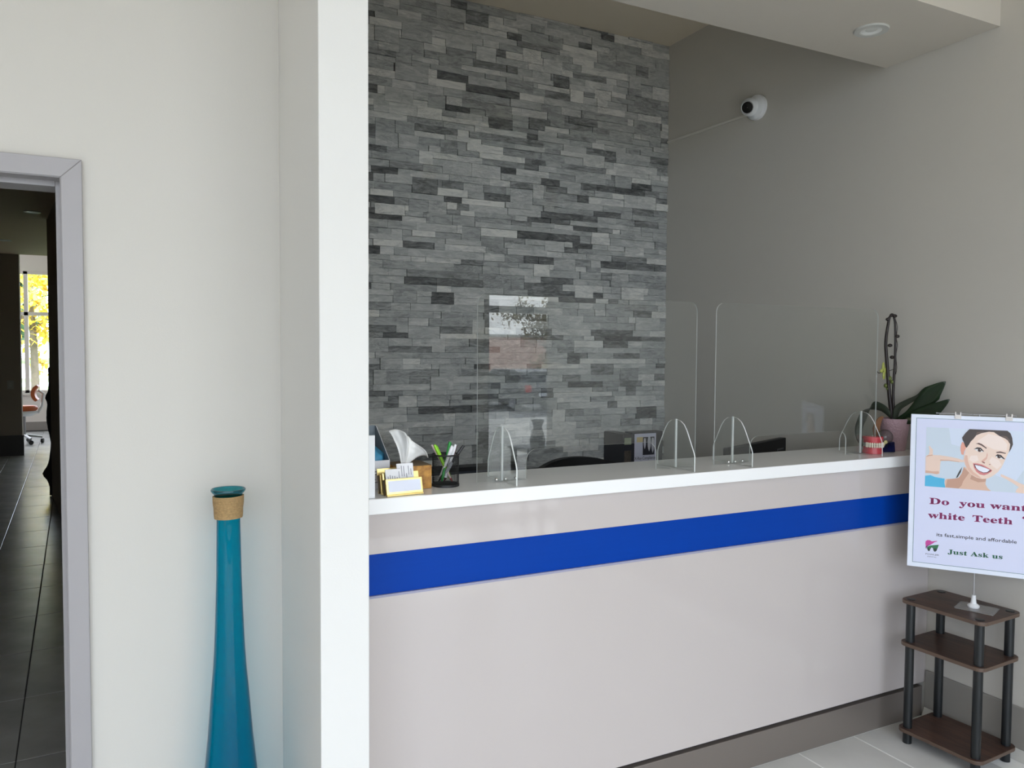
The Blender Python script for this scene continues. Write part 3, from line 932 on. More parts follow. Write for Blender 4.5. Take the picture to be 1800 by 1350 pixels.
# glove box with its lid up
t = thing('glove_box', 'open white cardboard box of blue disposable gloves, lid raised', 'box', (0.662, 2.256, ZT))
M_card_in = mat('card_inside_grey', S(128, 138, 146), 0.7)
b = MB()
b.box(-0.06, 0.06, 0.0, 0.003, 0, 0.086)
b.box(0.057, 0.06, 0.003, 0.15, 0, 0.07)
b.box(-0.06, -0.057, 0.003, 0.15, 0, 0.07)
b.box(-0.06, 0.06, 0.147, 0.15, 0, 0.07)
b.box(-0.06, 0.06, 0.003, 0.147, 0, 0.003)
obj('carton', b, M_paper, t)
b = MB()
for k, z in enumerate((0.012, 0.02, 0.028, 0.036, 0.044, 0.052, 0.058)):
    b.box(-0.05, 0.0 + 0.04 * ((k * 37) % 10) / 10, -0.0006, 0.0, z, z + 0.0022)
obj('small_print', b, M_print, t)
b = MB()
b.prism([(0.0, 0.086), (0.15, 0.07), (0.15, 0.178), (0.135, 0.176)], 0.0585, 0.060, 'yz', mi=0, side=1)
b.prism([(0.0, 0.086), (0.15, 0.07), (0.15, 0.178), (0.135, 0.176)], -0.060, -0.0585, 'yz', mi=0, side=1)
b.box(-0.06, 0.06, 0.1485, 0.15, 0.07, 0.178, 0)
obj('raised_lid', b, [M_card_in, M_paper], t)
M_glove = mat('nitrile_blue', S(70, 150, 190), 0.45, noise_amt=0.35, noise_scale=30)


def lump(name, c, rad, m, parent, amp=0.3, fr=30, seg=28, rings=18, seed=0, smooth=180):
    b = MB()
    for i in range(rings + 1):
        th = math.pi * i / rings
        for k in range(seg):
            ph = 2 * math.pi * k / seg
            d = Vector((math.sin(th) * math.cos(ph), math.sin(th) * math.sin(ph), -math.cos(th)))
            q = Vector((d.x * rad[0], d.y * rad[1], d.z * rad[2]))
            n = noise.noise(q * fr + Vector((seed * 7.1, 0, 0))) * amp
            q = q * (1 + n)
            b.v.append((c[0] + q.x, c[1] + q.y, c[2] + q.z))
    for i in range(rings):
        for k in range(seg):
            k2 = (k + 1) % seg
            b.f.append((i * seg + k, i * seg + k2, (i + 1) * seg + k2, (i + 1) * seg + k))
            b.m.append(0)
    return obj(name, b, m, parent, smooth=smooth)


lump('gloves', (0.005, 0.072, 0.083), (0.048, 0.06, 0.042), M_glove, t, 0.42, 38, seed=1)

# tissue box
M_tis = mat('tissue_box_gold', S(205, 150, 62), 0.45, noise_amt=0.5, noise_scale=55, col2=S(142, 92, 30))
M_tis_top = mat('tissue_box_top', S(112, 88, 52), 0.5, noise_amt=0.25, noise_scale=20)
M_tissue = mat('tissue_paper', S(238, 238, 236), 0.85)
t = thing('tissue_box', 'gold patterned tissue box with a white tissue pulled up', 'tissue box', (0.783, 2.262, ZT))
b = MB()
b.box(-0.055, 0.055, -0.055, 0.055, 0, 0.07, 0)
o = obj('carton', b, M_tis, t, bevel=0.0015)
b = MB()
b.box(-0.0545, 0.0545, -0.0545, 0.0545, 0.0702, 0.0715)
o = obj('top_panel', b, M_tis_top, t)
o['label'] = 'brown top panel'
b = MB()
nu, nv = 26, 16
for i in range(nu + 1):
    for j in range(nv + 1):
        u, v = i / nu, j / nv
        wd = 0.026 + 0.082 * v
        x = -0.012 + (u - 0.5) * wd + 0.0 * v
        fold = math.sin(u * 3.6 * math.pi + 0.6) * 0.02 * v + math.sin(u * 8 * math.pi + v * 2) * 0.006 * v + noise.noise(Vector((u * 5, v * 4, 3))) * 0.012 * v
        top = 0.1 - 0.05 * max(0, u - 0.25) ** 1.3 + 0.006 * math.sin(u * 9)
        z = 0.0715 + top * v - (0.055 * max(0, u - 0.55) * v * v * 2)
        b.v.append((x + 0.012 * math.sin(v * 2.5), -0.005 + fold - 0.028 * max(0, u - 0.5) * 2 * v * v, z))
for i in range(nu):
    for j in range(nv):
        a = i * (nv + 1) + j
        b.f.append((a, a + nv + 1, a + nv + 2, a + 1))
        b.m.append(0)
o = obj('tissue', b, M_tissue, t, smooth=180)
sm = o.modifiers.new('thickness', 'SOLIDIFY')
sm.thickness = 0.0006


def card_holder(label, loc, rz, sh, w=0.112):
    t = thing('card_holder', label, 'card holder', loc, rz)
    T = Matrix.Rotation(math.radians(-14), 4, 'X')
    b = MB()
    b.box(-w / 2, w / 2, 0.0, 0.006, 0.005, sh, 0, T)
    obj('front_plate', b, M_gold, t, bevel=0.0008)
    b = MB()
    b.box(-w / 2 + 0.006, w / 2 - 0.006, -0.0012, 0.0, 0.012, sh - 0.006, 0, T)
    o = obj('plaque', b, M_silver, t)
    o['label'] = 'blank pale plaque'
    b = MB()
    b.box(-w / 2, w / 2, 0.022, 0.026, 0.005, sh + 0.02, 0, T)
    obj('back_plate', b, M_gold, t, bevel=0.0008)
    b = MB()
    b.box(-w / 2, w / 2, -0.002, 0.032, 0, 0.005, 0)
    obj('base', b, M_gold, t, bevel=0.0008)
    for s in (-1, 1):
        b = MB()
        b.box(s * w / 2 - 0.001, s * w / 2 + 0.001, 0.006, 0.022, 0.005, sh, 0, T)
        obj('side_plate', b, M_goldd, t)
    return t


RZC = math.radians(4)
card_holder('gold card holder with a blank pale plaque at the front edge of the counter', (0.728, 2.128, ZT), RZC, 0.05)
card_holder('gold card holder tucked behind the front gold card holder', (0.722, 2.165, ZT), RZC, 0.058, 0.108)


def biz_card(label, loc, w, h, seed):
    t = thing('business_card', label, 'card', loc, RZC)
    T = Matrix.Rotation(math.radians(-14), 4, 'X')
    b = MB()
    b.box(-w / 2, w / 2, 0, 0.004, 0, h, 0, T)
    obj('card', b, M_paper, t, bevel=0.0015)
    q = random.Random(seed)
    b = MB()
    for k in range(6):
        x = -w / 2 + 0.006 + k * (w - 0.012) / 5.5
        z = q.uniform(0.35, 0.6) * h
        b.box(x, x + 0.0016, -0.0004, 0.0, z, z + q.uniform(0.2, 0.38) * h, 0, T)
    obj('small_print', b, M_print, t)


biz_card('upright white business card in the gold holder, the lower one on the left', (0.702, 2.141, ZT + 0.006), 0.05, 0.07, 3)
biz_card('upright white business card in the gold holder, the taller one on the right', (0.742, 2.153, ZT + 0.006), 0.052, 0.083, 5)

# pen cup of black wire mesh
CUP = Vector((0.893, 2.232, ZT))
t = thing('pen_cup', 'round black wire mesh pen cup full of pens', 'pen holder', CUP)
b = MB()
nc, nr, cr_, ch = 84, 34, 0.0405, 0.094
for j in range(nr + 1):
    for k in range(nc):
        a = 2 * math.pi * (k + 0.5 * (j % 2)) / nc
        b.v.append((cr_ * math.cos(a), cr_ * math.sin(a), 0.003 + ch * j / nr))
for j in range(nr):
    for k in range(nc):
        k2 = (k + 1) % nc
        b.f.append((j * nc + k, j * nc + k2, (j + 1) * nc + k2, (j + 1) * nc + k))
        b.m.append(0)
o = obj('mesh_wall', b, M_blackp, t)
wf = o.modifiers.new('wire', 'WIREFRAME')
wf.thickness = 0.00085
wf.use_even_offset = False
b = MB()
ring = [(0.0415 * math.cos(2 * math.pi * k / 32), 0.0415 * math.sin(2 * math.pi * k / 32), 0.097) for k in range(33)]
b.tube(ring, 0.0022, 8, caps=False)
obj('rim', b, M_blackp, t, smooth=60)
b = MB()
b.lathe([(0.001, 0.0), (0.0425, 0.0), (0.0425, 0.007), (0.039, 0.008), (0.001, 0.004)], 32)
obj('base', b, M_blackp, t, smooth=40)
RD = Vector((0.894, -0.448, 0))
FD = Vector((0.448, 0.894, 0))
PENS = [('slim red and white pen leaning out of the cup on the far left', -0.045, 0.024, 0.125, (215, 190, 190), (150, 30, 36), 0.0036, 0.01),
        ('light green pen leaning left in the mesh cup', -0.034, 0.02, 0.128, (140, 205, 40), (140, 205, 40), 0.0052, -0.012),
        ('dark green pen standing at the back of the mesh cup', 0.012, -0.012, 0.134, (40, 150, 62), (40, 150, 62), 0.0045, 0.018),
        ('white pen with a clip leaning right in the mesh cup', 0.022, -0.022, 0.125, (238, 238, 240), (238, 238, 240), 0.0052, -0.016),
        ('white pen with a dark red grip near the right rim of the mesh cup', 0.031, -0.004, 0.127, (235, 235, 238), (70, 22, 28), 0.0048, 0.004),
        ('black pen leaning far right out of the mesh cup', 0.056, -0.024, 0.124, (28, 28, 30), (28, 28, 30), 0.0042, 0.008),
        ('short grey pen hidden inside the mesh cup', 0.02, -0.016, 0.075, (180, 182, 186), (180, 182, 186), 0.0048, -0.02)]
for lab, a, c, hz, col, tip, rad, dep in PENS:
    cat_loc = CUP + RD * (c * 0.9) + FD * (-dep * 0.6) + Vector((0, 0, 0.0135))
    t = thing('pen', lab, 'pen', cat_loc, 0, 'pens in the mesh cup')
    top = CUP + RD * a * 0.98 + FD * dep + Vector((0, 0, hz)) - cat_loc
    d = top.normalized()
    b = MB()
    b.tube([d * 0.012, d * (top.length * 0.93), top], [rad, rad, rad * 0.75], 10)
    obj('barrel', b, mat('pen_plastic', S(*col), 0.3), t, smooth=50)
    b = MB()
    b.tube([Vector((0, 0, 0)), d * 0.012], [0.001, rad], 10)
    obj('tip', b, mat('pen_tip', S(*tip), 0.3), t, smooth=50)
    b = MB()
    sd = RD * rad * 1.25
    b.tube([top - d * 0.003 + sd, top - d * 0.035 + sd], 0.0011, 6)
    obj('clip', b, mat('pen_clip', S(*tip), 0.3), t)

# ------------------------------------------------------------------ right end of the counter: tooth model, globe, orchid
M_gum = mat('gum_pink', S(214, 70, 82), 0.25, spec=0.6)
M_tooth = mat('tooth_ivory', S(240, 228, 210), 0.25)
t = thing('tooth_model', 'small pink dental model of closed jaws with white teeth', 'dental model', (2.796, 2.205, ZT), math.radians(-24))


def jaw(z0, z1, name, bulge):
    b = MB()
    outl = []
    for i in range(15):
        a = math.pi * (1.0 + i / 14.0)
        outl.append((0.036 * math.cos(a), 0.010 + 0.036 * math.sin(a) * 0.9))
    outl += [(0.036, 0.035), (-0.036, 0.035)]
    n = len(outl)
    lv = [(z0, 1.0), (z0 + (z1 - z0) * 0.35, 1.0), (z0 + (z1 - z0) * 0.6, 0.93), (z1, 0.95)]
    if bulge < 0:
        lv = [(z0, 0.95), (z0 + (z1 - z0) * 0.4, 0.93), (z0 + (z1 - z0) * 0.65, 1.0), (z1, 1.0)]
    for z, s in lv:
        for x, y in outl:
            b.v.append((x * s, y * s, z))
    for r in range(len(lv) - 1):
        for k in range(n):
            k2 = (k + 1) % n
            b.f.append((r * n + k, r * n + k2, (r + 1) * n + k2, (r + 1) * n + k))
    b.f.append(tuple(reversed(range(n))))
    b.f.append(tuple((len(lv) - 1) * n + k for k in range(n)))
    b.m = [0] * len(b.f)
    return obj(name, b, M_gum, t, smooth=45)


lowj = jaw(0.0, 0.028, 'lower_jaw', 1)
upj = jaw(0.044, 0.07, 'upper_jaw', -1)
tm = None
for row, (zc, zh) in enumerate(((0.0405, 0.0075), (0.031, 0.0055))):
    for i in range(12):
        a = math.pi * (1.0 + (i + 0.5) / 12.0)
        b = MB()
        b.ball((0, 0, 0), (0.0042, 0.0036, zh), 8, 6)
        o = obj('tooth', b, M_tooth, upj if row == 0 else lowj, loc=(0.035 * math.cos(a), 0.008 + 0.0325 * math.sin(a), zc), smooth=180)
b = MB()
for s in (-1, 1):
    b.ball((s * 0.006 - 0.006, 0.0, 0.072), 0.003, 8, 6)
obj('hinge_pin', b, M_chrome, t, smooth=180)

t = thing('glass_globe', 'small glass globe on a dark blue base in front of the pink pot', 'ornament', (2.892, 2.232, ZT), math.radians(-26))
b = MB()
b.prism([(-0.034, 0), (0.034, 0), (0.03, 0.044), (-0.028, 0.04)], -0.022, 0.026, 'xz')
obj('base', b, mat('base_navy', S(16, 26, 84), 0.15, noise_amt=0.75, noise_scale=26, col2=S(4, 4, 8)), t, bevel=0.003)
b = MB()
b.ball((0, 0.002, 0.062), 0.0315, 24, 14)
obj('glass_ball', b, clear_mat('globe_glass', (0.93, 0.95, 0.95, 1), (0.25, 0.27, 0.27, 1), f0=0.06), t, smooth=180)
b = MB()
b.ball((-0.02, -0.026, 0.034), (0.008, 0.005, 0.009), 8, 6)
b.ball((-0.011, -0.026, 0.043), (0.009, 0.004, 0.008), 8, 6)
o = obj('figurine', b, mat('figurine_cream', S(214, 210, 150), 0.5), t, smooth=180)
o['label'] = 'cream and yellow figurine'

PX = Vector((2.982, 2.257, ZT))
t = thing('potted_orchid', 'potted orchid with two tall bare stems and broad leaves in a pink pot', 'plant', PX)
M_pot = bpy.data.materials.new('pot_pink')
M_pot.use_nodes = True
tt = M_pot.node_tree
pp = tt.nodes['Principled BSDF']
pp.inputs['Base Color'].default_value = S(180, 150, 158)
pp.inputs['Roughness'].default_value = 0.35
vo = tt.nodes.new('ShaderNodeTexVoronoi')
vo.inputs['Scale'].default_value = 120
tcn = tt.nodes.new('ShaderNodeTexCoord')
bm_ = tt.nodes.new('ShaderNodeBump')
bm_.inputs['Strength'].default_value = 0.5
bm_.inputs['Distance'].default_value = 0.004
tt.links.new(tcn.outputs['Object'], vo.inputs['Vector'])
tt.links.new(vo.outputs['Distance'], bm_.inputs['Height'])
tt.links.new(bm_.outputs['Normal'], pp.inputs['Normal'])
b = MB()
b.lathe([(0.001, 0.0), (0.042, 0.0), (0.045, 0.004), (0.0595, 0.132), (0.0605, 0.137), (0.057, 0.137), (0.055, 0.12), (0.001, 0.119)], 40)
obj('pot', b, M_pot, t, smooth=40)
b = MB()
b.lathe([(0.001, 0.122), (0.0545, 0.121)], 28)
obj('soil', b, mat('bark_soil', S(70, 46, 34), 0.9, bump=0.6, bump_scale=120), t)
M_stem = mat('orchid_stem', S(34, 24, 21), 0.5)
M_leaf = mat('orchid_leaf', S(26, 46, 22), 0.35, spec=0.5, noise_amt=0.25, noise_scale=12)
M_leafd = mat('orchid_leaf_grey', S(46, 53, 40), 0.4, spec=0.5)
L = lambda pts: [Vector(p) - PX for p in pts]


def smooth_path(pts, n=5):
    pts = [Vector(p) for p in pts]
    out = []
    for i in range(len(pts) - 1):
        p0 = pts[max(i - 1, 0)]
        p1, p2 = pts[i], pts[i + 1]
        p3 = pts[min(i + 2, len(pts) - 1)]
        for k in range(n):
            s = k / n
            out.append(0.5 * ((2 * p1) + (p2 - p0) * s + (2 * p0 - 5 * p1 + 4 * p2 - p3) * s * s + (3 * p1 - p0 - 3 * p2 + p3) * s ** 3))
    out.append(pts[-1])
    return out


s1 = L([(2.978, 2.262, 1.25), (2.968, 2.271, 1.33), (2.963, 2.277, 1.403), (2.959, 2.282, 1.477), (2.956, 2.287, 1.538), (2.954, 2.29, 1.582), (2.955, 2.289, 1.624), (2.958, 2.284, 1.673), (2.961, 2.28, 1.702), (2.968, 2.271, 1.714)])
s2 = L([(2.98, 2.258, 1.25), (2.974, 2.262, 1.355), (2.975, 2.262, 1.428), (2.976, 2.26, 1.502), (2.976, 2.26, 1.575), (2.976, 2.261, 1.624), (2.974, 2.264, 1.685), (2.968, 2.271, 1.714)])
b = MB()
sp = smooth_path(s1)
b.tube(sp, [0.0085 - 0.0038 * i / len(sp) for i in range(len(sp))], 8)
stem_a = obj('stem', b, M_stem, t, smooth=60)
b = MB()
sp = smooth_path(s2)
b.tube(sp, [0.006 - 0.0022 * i / len(sp) for i in range(len(sp))], 8)
wig = [p + Vector((0.004 * math.sin(i * 0.9) + 0.004, -0.004, 0)) for i, p in enumerate(sp[len(sp) // 3:])]
b.tube(wig, 0.0016, 6)
stem_b = obj('stem', b, M_stem, t, smooth=60)
for q in [(2.982, 2.256, 1.621), (2.963, 2.276, 1.582), (2.968, 2.268, 1.531), (2.966, 2.273, 1.712), (2.973, 2.264, 1.708), (2.958, 2.286, 1.694)]:
    b = MB()
    b.ball(Vector(q) - PX, (0.011, 0.009, 0.0075), 9, 6)
    obj('bud', b, M_stem, stem_a, smooth=180)
for q, rr in [((2.965, 2.275, 1.44), 0.009), ((2.971, 2.267, 1.425), 0.0075), ((2.955, 2.286, 1.408), 0.008), ((2.958, 2.28, 1.395), 0.005)]:
    b = MB()
    b.ball(Vector(q) - PX, (rr, rr, rr * 1.2), 9, 6)
    obj('bud', b, mat('bud_green', S(92, 104, 44), 0.5), stem_b, smooth=180)
b = MB()
fc = Vector((2.946, 2.293, 1.47)) - PX
for dx, dz, wx, wz in ((0.0, 0.02, 0.009, 0.02), (0.004, -0.018, 0.009, 0.018), (-0.006, 0.002, 0.012, 0.009), (0.008, 0.004, 0.007, 0.014)):
    b.ball(fc + RD * dx + Vector((0, 0, dz)), (wx, 0.004, wz), 9, 6)
obj('flower', b, mat('petal_lime', S(164, 168, 84), 0.5), t, smooth=180)
b = MB()
b.tube(smooth_path([fc + RD * (-0.006) + Vector((0, 0, -0.002)), fc + RD * (-0.018) + Vector((0, 0, -0.008)), fc + RD * (-0.026) + Vector((0, 0, -0.001))]), 0.0016, 6)
b.tube([fc + RD * (-0.002), fc + RD * 0.02, Vector((2.975, 2.262, 1.48)) - PX], 0.0014, 6)
obj('flower_stalk', b, M_stem, t)


def leaf(pts, widths, m, fold=0.25, side=None, thick=0.0022, label=None):
    mid = smooth_path(L(pts), 5)
    n = len(mid)
    b = MB()
    VD = Vector((0.78, 0.6, -0.1)).normalized()
    for i, p in enumerate(mid):
        tg = (mid[min(i + 1, n - 1)] - mid[max(i - 1, 0)]).normalized()
        sd = Vector(side) if side else tg.cross(VD)
        sd = (sd - tg * sd.dot(tg)).normalized()
        nm = tg.cross(sd).normalized()
        f = i / (n - 1) * (len(widths) - 1)
        k = min(int(f), len(widths) - 2)
        w = widths[k] + (widths[k + 1] - widths[k]) * (f - k)
        for s in (-1, -0.5, 0, 0.5, 1):
            b.v.append(p + sd * (s * w) + nm * (abs(s) * w * fold))
    for i in range(n - 1):
        for k in range(4):
            b.f.append((i * 5 + k, i * 5 + k + 1, (i + 1) * 5 + k + 1, (i + 1) * 5 + k))
            b.m.append(0)
    o = obj('leaf', b, m, t, smooth=180)
    s = o.modifiers.new('thickness', 'SOLIDIFY')
    s.thickness = thick
    s.offset = 0
    if label:
        o['label'] = label


leaf([(2.976, 2.252, 1.262), (2.973, 2.238, 1.312), (2.981, 2.199, 1.342), (2.989, 2.158, 1.367), (2.994, 2.131, 1.398), (3.0, 2.1, 1.412)], [0.008, 0.014, 0.011, 0.008, 0.006, 0.003], M_leafd, 0.3)
leaf([(2.978, 2.245, 1.26), (2.986, 2.194, 1.29), (2.992, 2.143, 1.333), (3.0, 2.1, 1.385), (3.01, 2.05, 1.434)], [0.008, 0.016, 0.03, 0.036, 0.0015], M_leaf, 0.2)
leaf([(2.98, 2.24, 1.255), (2.988, 2.17, 1.277), (3.0, 2.1, 1.31), (3.012, 2.032, 1.362)], [0.008, 0.026, 0.032, 0.0015], M_leaf, 0.25)
leaf([(2.98, 2.25, 1.258), (2.985, 2.19, 1.262), (2.99, 2.15, 1.275)], [0.006, 0.014, 0.002], mat('orchid_leaf_olive', S(92, 92, 70), 0.5), 0.2, label='small olive leaf')
leaf([(2.974, 2.262, 1.268), (2.943, 2.278, 1.305), (2.906, 2.284, 1.318), (2.876, 2.288, 1.318), (2.85, 2.292, 1.297), (2.828, 2.296, 1.262), (2.812, 2.299, 1.222), (2.815, 2.297, 1.181), (2.831, 2.295, 1.148)], [0.006, 0.014, 0.02, 0.026, 0.026, 0.022, 0.016, 0.012, 0.001], M_leafd, 0.25, side=(0.35, -0.6, 0.7))
leaf([(2.925, 2.27, 1.275), (2.908, 2.275, 1.262), (2.893, 2.278, 1.222), (2.893, 2.278, 1.171)], [0.003, 0.01, 0.015, 0.003], mat('leaf_dead_brown', S(128, 84, 50), 0.6), 0.2, label='dead brown leaf hanging down')

# ------------------------------------------------------------------ behind the counter
M_desk_d = mat('dark_desk_laminate', S(60, 62, 68), 0.4)
t = thing('work_desk', 'grey staff work desk behind the reception counter', 'desk', (1.8, 2.6, 0))
b = MB()
b.box(-1.22, 1.25, -0.28, 0.33, 0.715, 0.745)
obj('desk_top', b, mat('desk_top_grey', S(150, 148, 144), 0.5), t, bevel=0.002)
for s in (-1.2, 1.2):
    b = MB()
    b.box(s - 0.02, s + 0.02, -0.26, 0.3, 0, 0.715)
    obj('side_panel', b, M_desk_d, t)

t = thing('back_desk', 'low dark desk along the foot of the stone wall', 'desk', (1.8, 3.72, 0))
b = MB()
b.box(-1.22, 1.25, -0.22, 0.205, 0.715, 0.745)
obj('desk_top', b, M_desk_d, t, bevel=0.002)
for s in (-1.2, 0.0, 1.2):
    b = MB()
    b.box(s - 0.02, s + 0.02, -0.2, 0.2, 0, 0.715)
    obj('side_panel', b, M_desk_d, t)
t = thing('shelf_riser', 'dark flat riser on the back desk against the stone wall', 'shelf', (1.45, 3.87, 0.7455))
b = MB()
b.box(-0.56, 0.56, -0.05, 0.05, 0.158, 0.178)
obj('top_board', b, M_blackp, t)
b = MB()
b.box(-0.555, 0.555, -0.035, -0.02, 0.0, 0.158)
obj('front_board', b, mat('riser_slate', S(62, 66, 74), 0.5), t)
for s in (-0.55, 0.55):
    b = MB()
    b.box(s - 0.008, s + 0.008, -0.02, 0.05, 0, 0.158)
    obj('side_board', b, M_blackp, t)

# binders
M_bind = mat('binder_charcoal', S(44, 44, 50), 0.45)
t = thing('ring_binder', 'charcoal binder facing out with a white tooth x-ray cover sheet', 'binder', (2.79, 3.76, 0.7455))
b = MB()
b.box(-0.112, 0.112, 0, 0.075, 0, 0.327)
obj('cover', b, M_bind, t, bevel=0.003)
b = MB()
b.box(-0.094, 0.062, -0.001, 0.0, 0.035, 0.318)
pg = obj('cover_sheet', b, mat('sheet_lilac_white', S(206, 206, 220), 0.4), t)
b = MB()
b.box(-0.034, 0.05, -0.0014, -0.001, 0.19, 0.297)
obj('xray_picture', b, mat('xray_dark', S(48, 46, 54), 0.5), pg)
b = MB()
M_xt = mat('xray_tooth', S(200, 198, 204), 0.5)
for x, w, z0, z1 in ((-0.02, 0.008, 0.225, 0.29), (0.012, 0.012, 0.21, 0.297), (0.038, 0.01, 0.2, 0.29)):
    pts = [(x + w * math.sin(math.pi * (0.15 + 0.85 * k / 6)) ** 0.7 * s, z1 - (z1 - z0) * k / 6) for s, ks in ((1, range(7)), (-1, range(6, -1, -1))) for k in ks]
    b.prism(pts, -0.0018, -0.0014, 'xz')
obj('xray_tooth', b, M_xt, pg)
b = MB()
b.box(-0.078, -0.034, -0.0018, -0.001, 0.268, 0.298)
o = obj('sticker', b, mat('sticker_yellow', S(206, 184, 128), 0.6), pg)
vs, fs, wd = text_mesh('X-Ray Compliance', 0.0255, 0.78)
b = MB()
b.add([(x - 0.092, -0.0013, y + 0.164) for x, y in vs], fs)
obj('lettering', b, M_blackp, pg)
b = MB()
b.box(-0.088, 0.056, -0.0013, -0.001, 0.148, 0.154)
obj('rule', b, M_blackp, pg)
t = thing('ring_binder', 'charcoal binder standing spine out left of the x-ray cover binder', 'binder', (2.637, 3.74, 0.7455))
b = MB()
b.box(-0.036, 0.034, 0, 0.2, 0, 0.322)
obj('cover', b, M_bind, t, bevel=0.003)
b = MB()
b.box(-0.026, 0.022, -0.001, 0, 0.26, 0.3)
sp_ = obj('spine_label', b, mat('label_sage', S(150, 158, 132), 0.6), t)
b = MB()
b.box(-0.026, 0.022, -0.001, 0, 0.02, 0.225)
obj('spine_sheet', b, mat('spine_photo', S(96, 88, 78), 0.6, noise_amt=0.6, noise_scale=30), t)

# monitor seen from behind
ang = math.atan2(2.907 - 2.68, 3.003 - 2.427)
t = thing('computer_monitor', 'black computer monitor seen from behind over the counter', 'monitor', (2.715, 2.79, 0.7455), ang)
b = MB()
b.box(-0.31, 0.31, -0.012, 0.022, 0.02, 0.372)
obj('housing', b, mat('monitor_black', S(12, 12, 14), 0.5), t, bevel=0.004)
b = MB()
b.box(-0.16, 0.16, -0.03, -0.012, 0.06, 0.28)
obj('back_box', b, M_blackp, t, bevel=0.006)
b = MB()
b.box(0.2, 0.275, -0.014, -0.012, 0.318, 0.324)
b.box(0.2, 0.206, -0.014, -0.012, 0.29, 0.318)
obj('bracket', b, mat('bracket_grey', S(92, 92, 96), 0.4), t)
b = MB()
b.box(-0.03, 0.03, -0.05, -0.03, 0.0, 0.2)
b.box(-0.1, 0.1, -0.11, 0.07, 0.0, 0.012)
obj('stand', b, M_blackp, t, bevel=0.003)
b = MB()
b.box(-0.3, 0.3, 0.022, 0.0225, 0.035, 0.362)
obj('screen', b, mat('screen_black', S(6, 6, 8), 0.1), t)

# office chair
t = thing('office_chair', 'black office chair whose rounded backrest shows above the counter', 'chair', (1.845, 2.78, 0))
b = MB()
pts = []
nu = 18
for i in range(nu + 1):
    u = i / nu * 2 - 1
    pts.append((u, 0.30 + 0.0 * u))
front, back = [], []
rows = 10
M_ch = mat('chair_black', S(14, 14, 15), 0.6)
for side, off in ((0, 0.0), (1, 0.035)):
    for j in range(rows + 1):
        v = j / rows
        for i in range(nu + 1):
            u = i / nu * 2 - 1
            wd = 0.215 * (0.86 + 0.14 * math.sin(v * math.pi * 0.75))
            ztop = 1.066 - 0.035 * abs(u) ** 2.2
            z = 0.58 + (ztop - 0.58) * v
            y = 0.24 + off - 0.05 * u * u + 0.03 * math.sin(v * 3)
            b.v.append((u * wd, y, z))
N = (rows + 1) * (nu + 1)
for s in (0, 1):
    for j in range(rows):
        for i in range(nu):
            a = s * N + j * (nu + 1) + i
            q = (a, a + 1, a + nu + 2, a + nu + 1)
            b.f.append(q if s == 0 else tuple(reversed(q)))
edge = [i for i in range(nu + 1)] + [(j + 1) * (nu + 1) + nu for j in range(rows)] + [rows * (nu + 1) + i for i in range(nu - 1, -1, -1)] + [j * (nu + 1) for j in range(rows - 1, 0, -1)]
for k in range(len(edge)):
    a, c = edge[k], edge[(k + 1) % len(edge)]
    b.f.append((a, N + a, N + c, c))
b.m = [0] * len(b.f)
obj('backrest', b, M_ch, t, smooth=50)
b = MB()
b.box(-0.24, 0.24, -0.28, 0.18, 0.44, 0.51)
obj('seat', b, M_ch, t, bevel=0.03, bseg=3)
b = MB()
b.tube([(0, 0.1, 0.43), (0, 0.32, 0.45), (0, 0.33, 0.7)], 0.018, 8)
obj('back_bar', b, M_blackp, t)
b = MB()
b.tube([(0, 0, 0.1), (0, 0, 0.44)], 0.028, 12)
obj('column', b, M_blackp, t, smooth=50)
for k in range(5):
    a = 2 * math.pi * k / 5 + 0.3
    b = MB()
    b.tube([(0, 0, 0.1), (0.28 * math.cos(a), 0.28 * math.sin(a), 0.075)], [0.026, 0.016], 8)
    lg = obj('base_arm', b, M_blackp, t)
    b = MB()
    b.lathe([(0.001, -0.012), (0.027, -0.012), (0.027, 0.012), (0.001, 0.012)], 14, M=Matrix.Translation((0.28 * math.cos(a), 0.28 * math.sin(a), 0.028)) @ Rz(a) @ Matrix.Rotation(math.pi / 2, 4, 'X'))
    obj('caster', b, M_blackp, lg)

# ------------------------------------------------------------------ camera dome, cable strip, recessed light
t = thing('security_camera', 'white dome security camera with a black lens on the grey wall', 'camera', (XW, 3.185, 2.85))
RX = Matrix.Rotation(-math.pi / 2, 4, 'Y')
b = MB()
b.lathe([(0.001, 0.0), (0.063, 0.0), (0.066, 0.012), (0.064, 0.026), (0.05, 0.036), (0.001, 0.04)], 36, M=RX)
obj('base', b, M_white, t, smooth=40)
b = MB()
b.ball((-0.052, 0.01, 0.0), 0.047, 28, 18)
cd = obj('dome', b, M_white, t, smooth=180)
ld = (Vector((-0.78, -0.45, -0.28))).normalized()
rot = ld.to_track_quat('Z', 'Y').to_matrix().to_4x4()
T = Matrix.Translation(Vector((-0.052, 0.01, 0)) + ld * 0.0415) @ rot
b = MB()
b.lathe([(0.033, -0.006), (0.034, 0.008), (0.0305, 0.0085), (0.0295, 0.005)], 30, M=T)
obj('lens_ring', b, M_white, cd, smooth=40)
b = MB()
b.lathe([(0.001, 0.0065), (0.0295, 0.005)], 28, M=T)
b.lathe([(0.0318, 0.0092), (0.0332, 0.0092)], 28, M=T)
obj('lens', b, mat('lens_black', S(6, 6, 7), 0.25), cd, smooth=40)

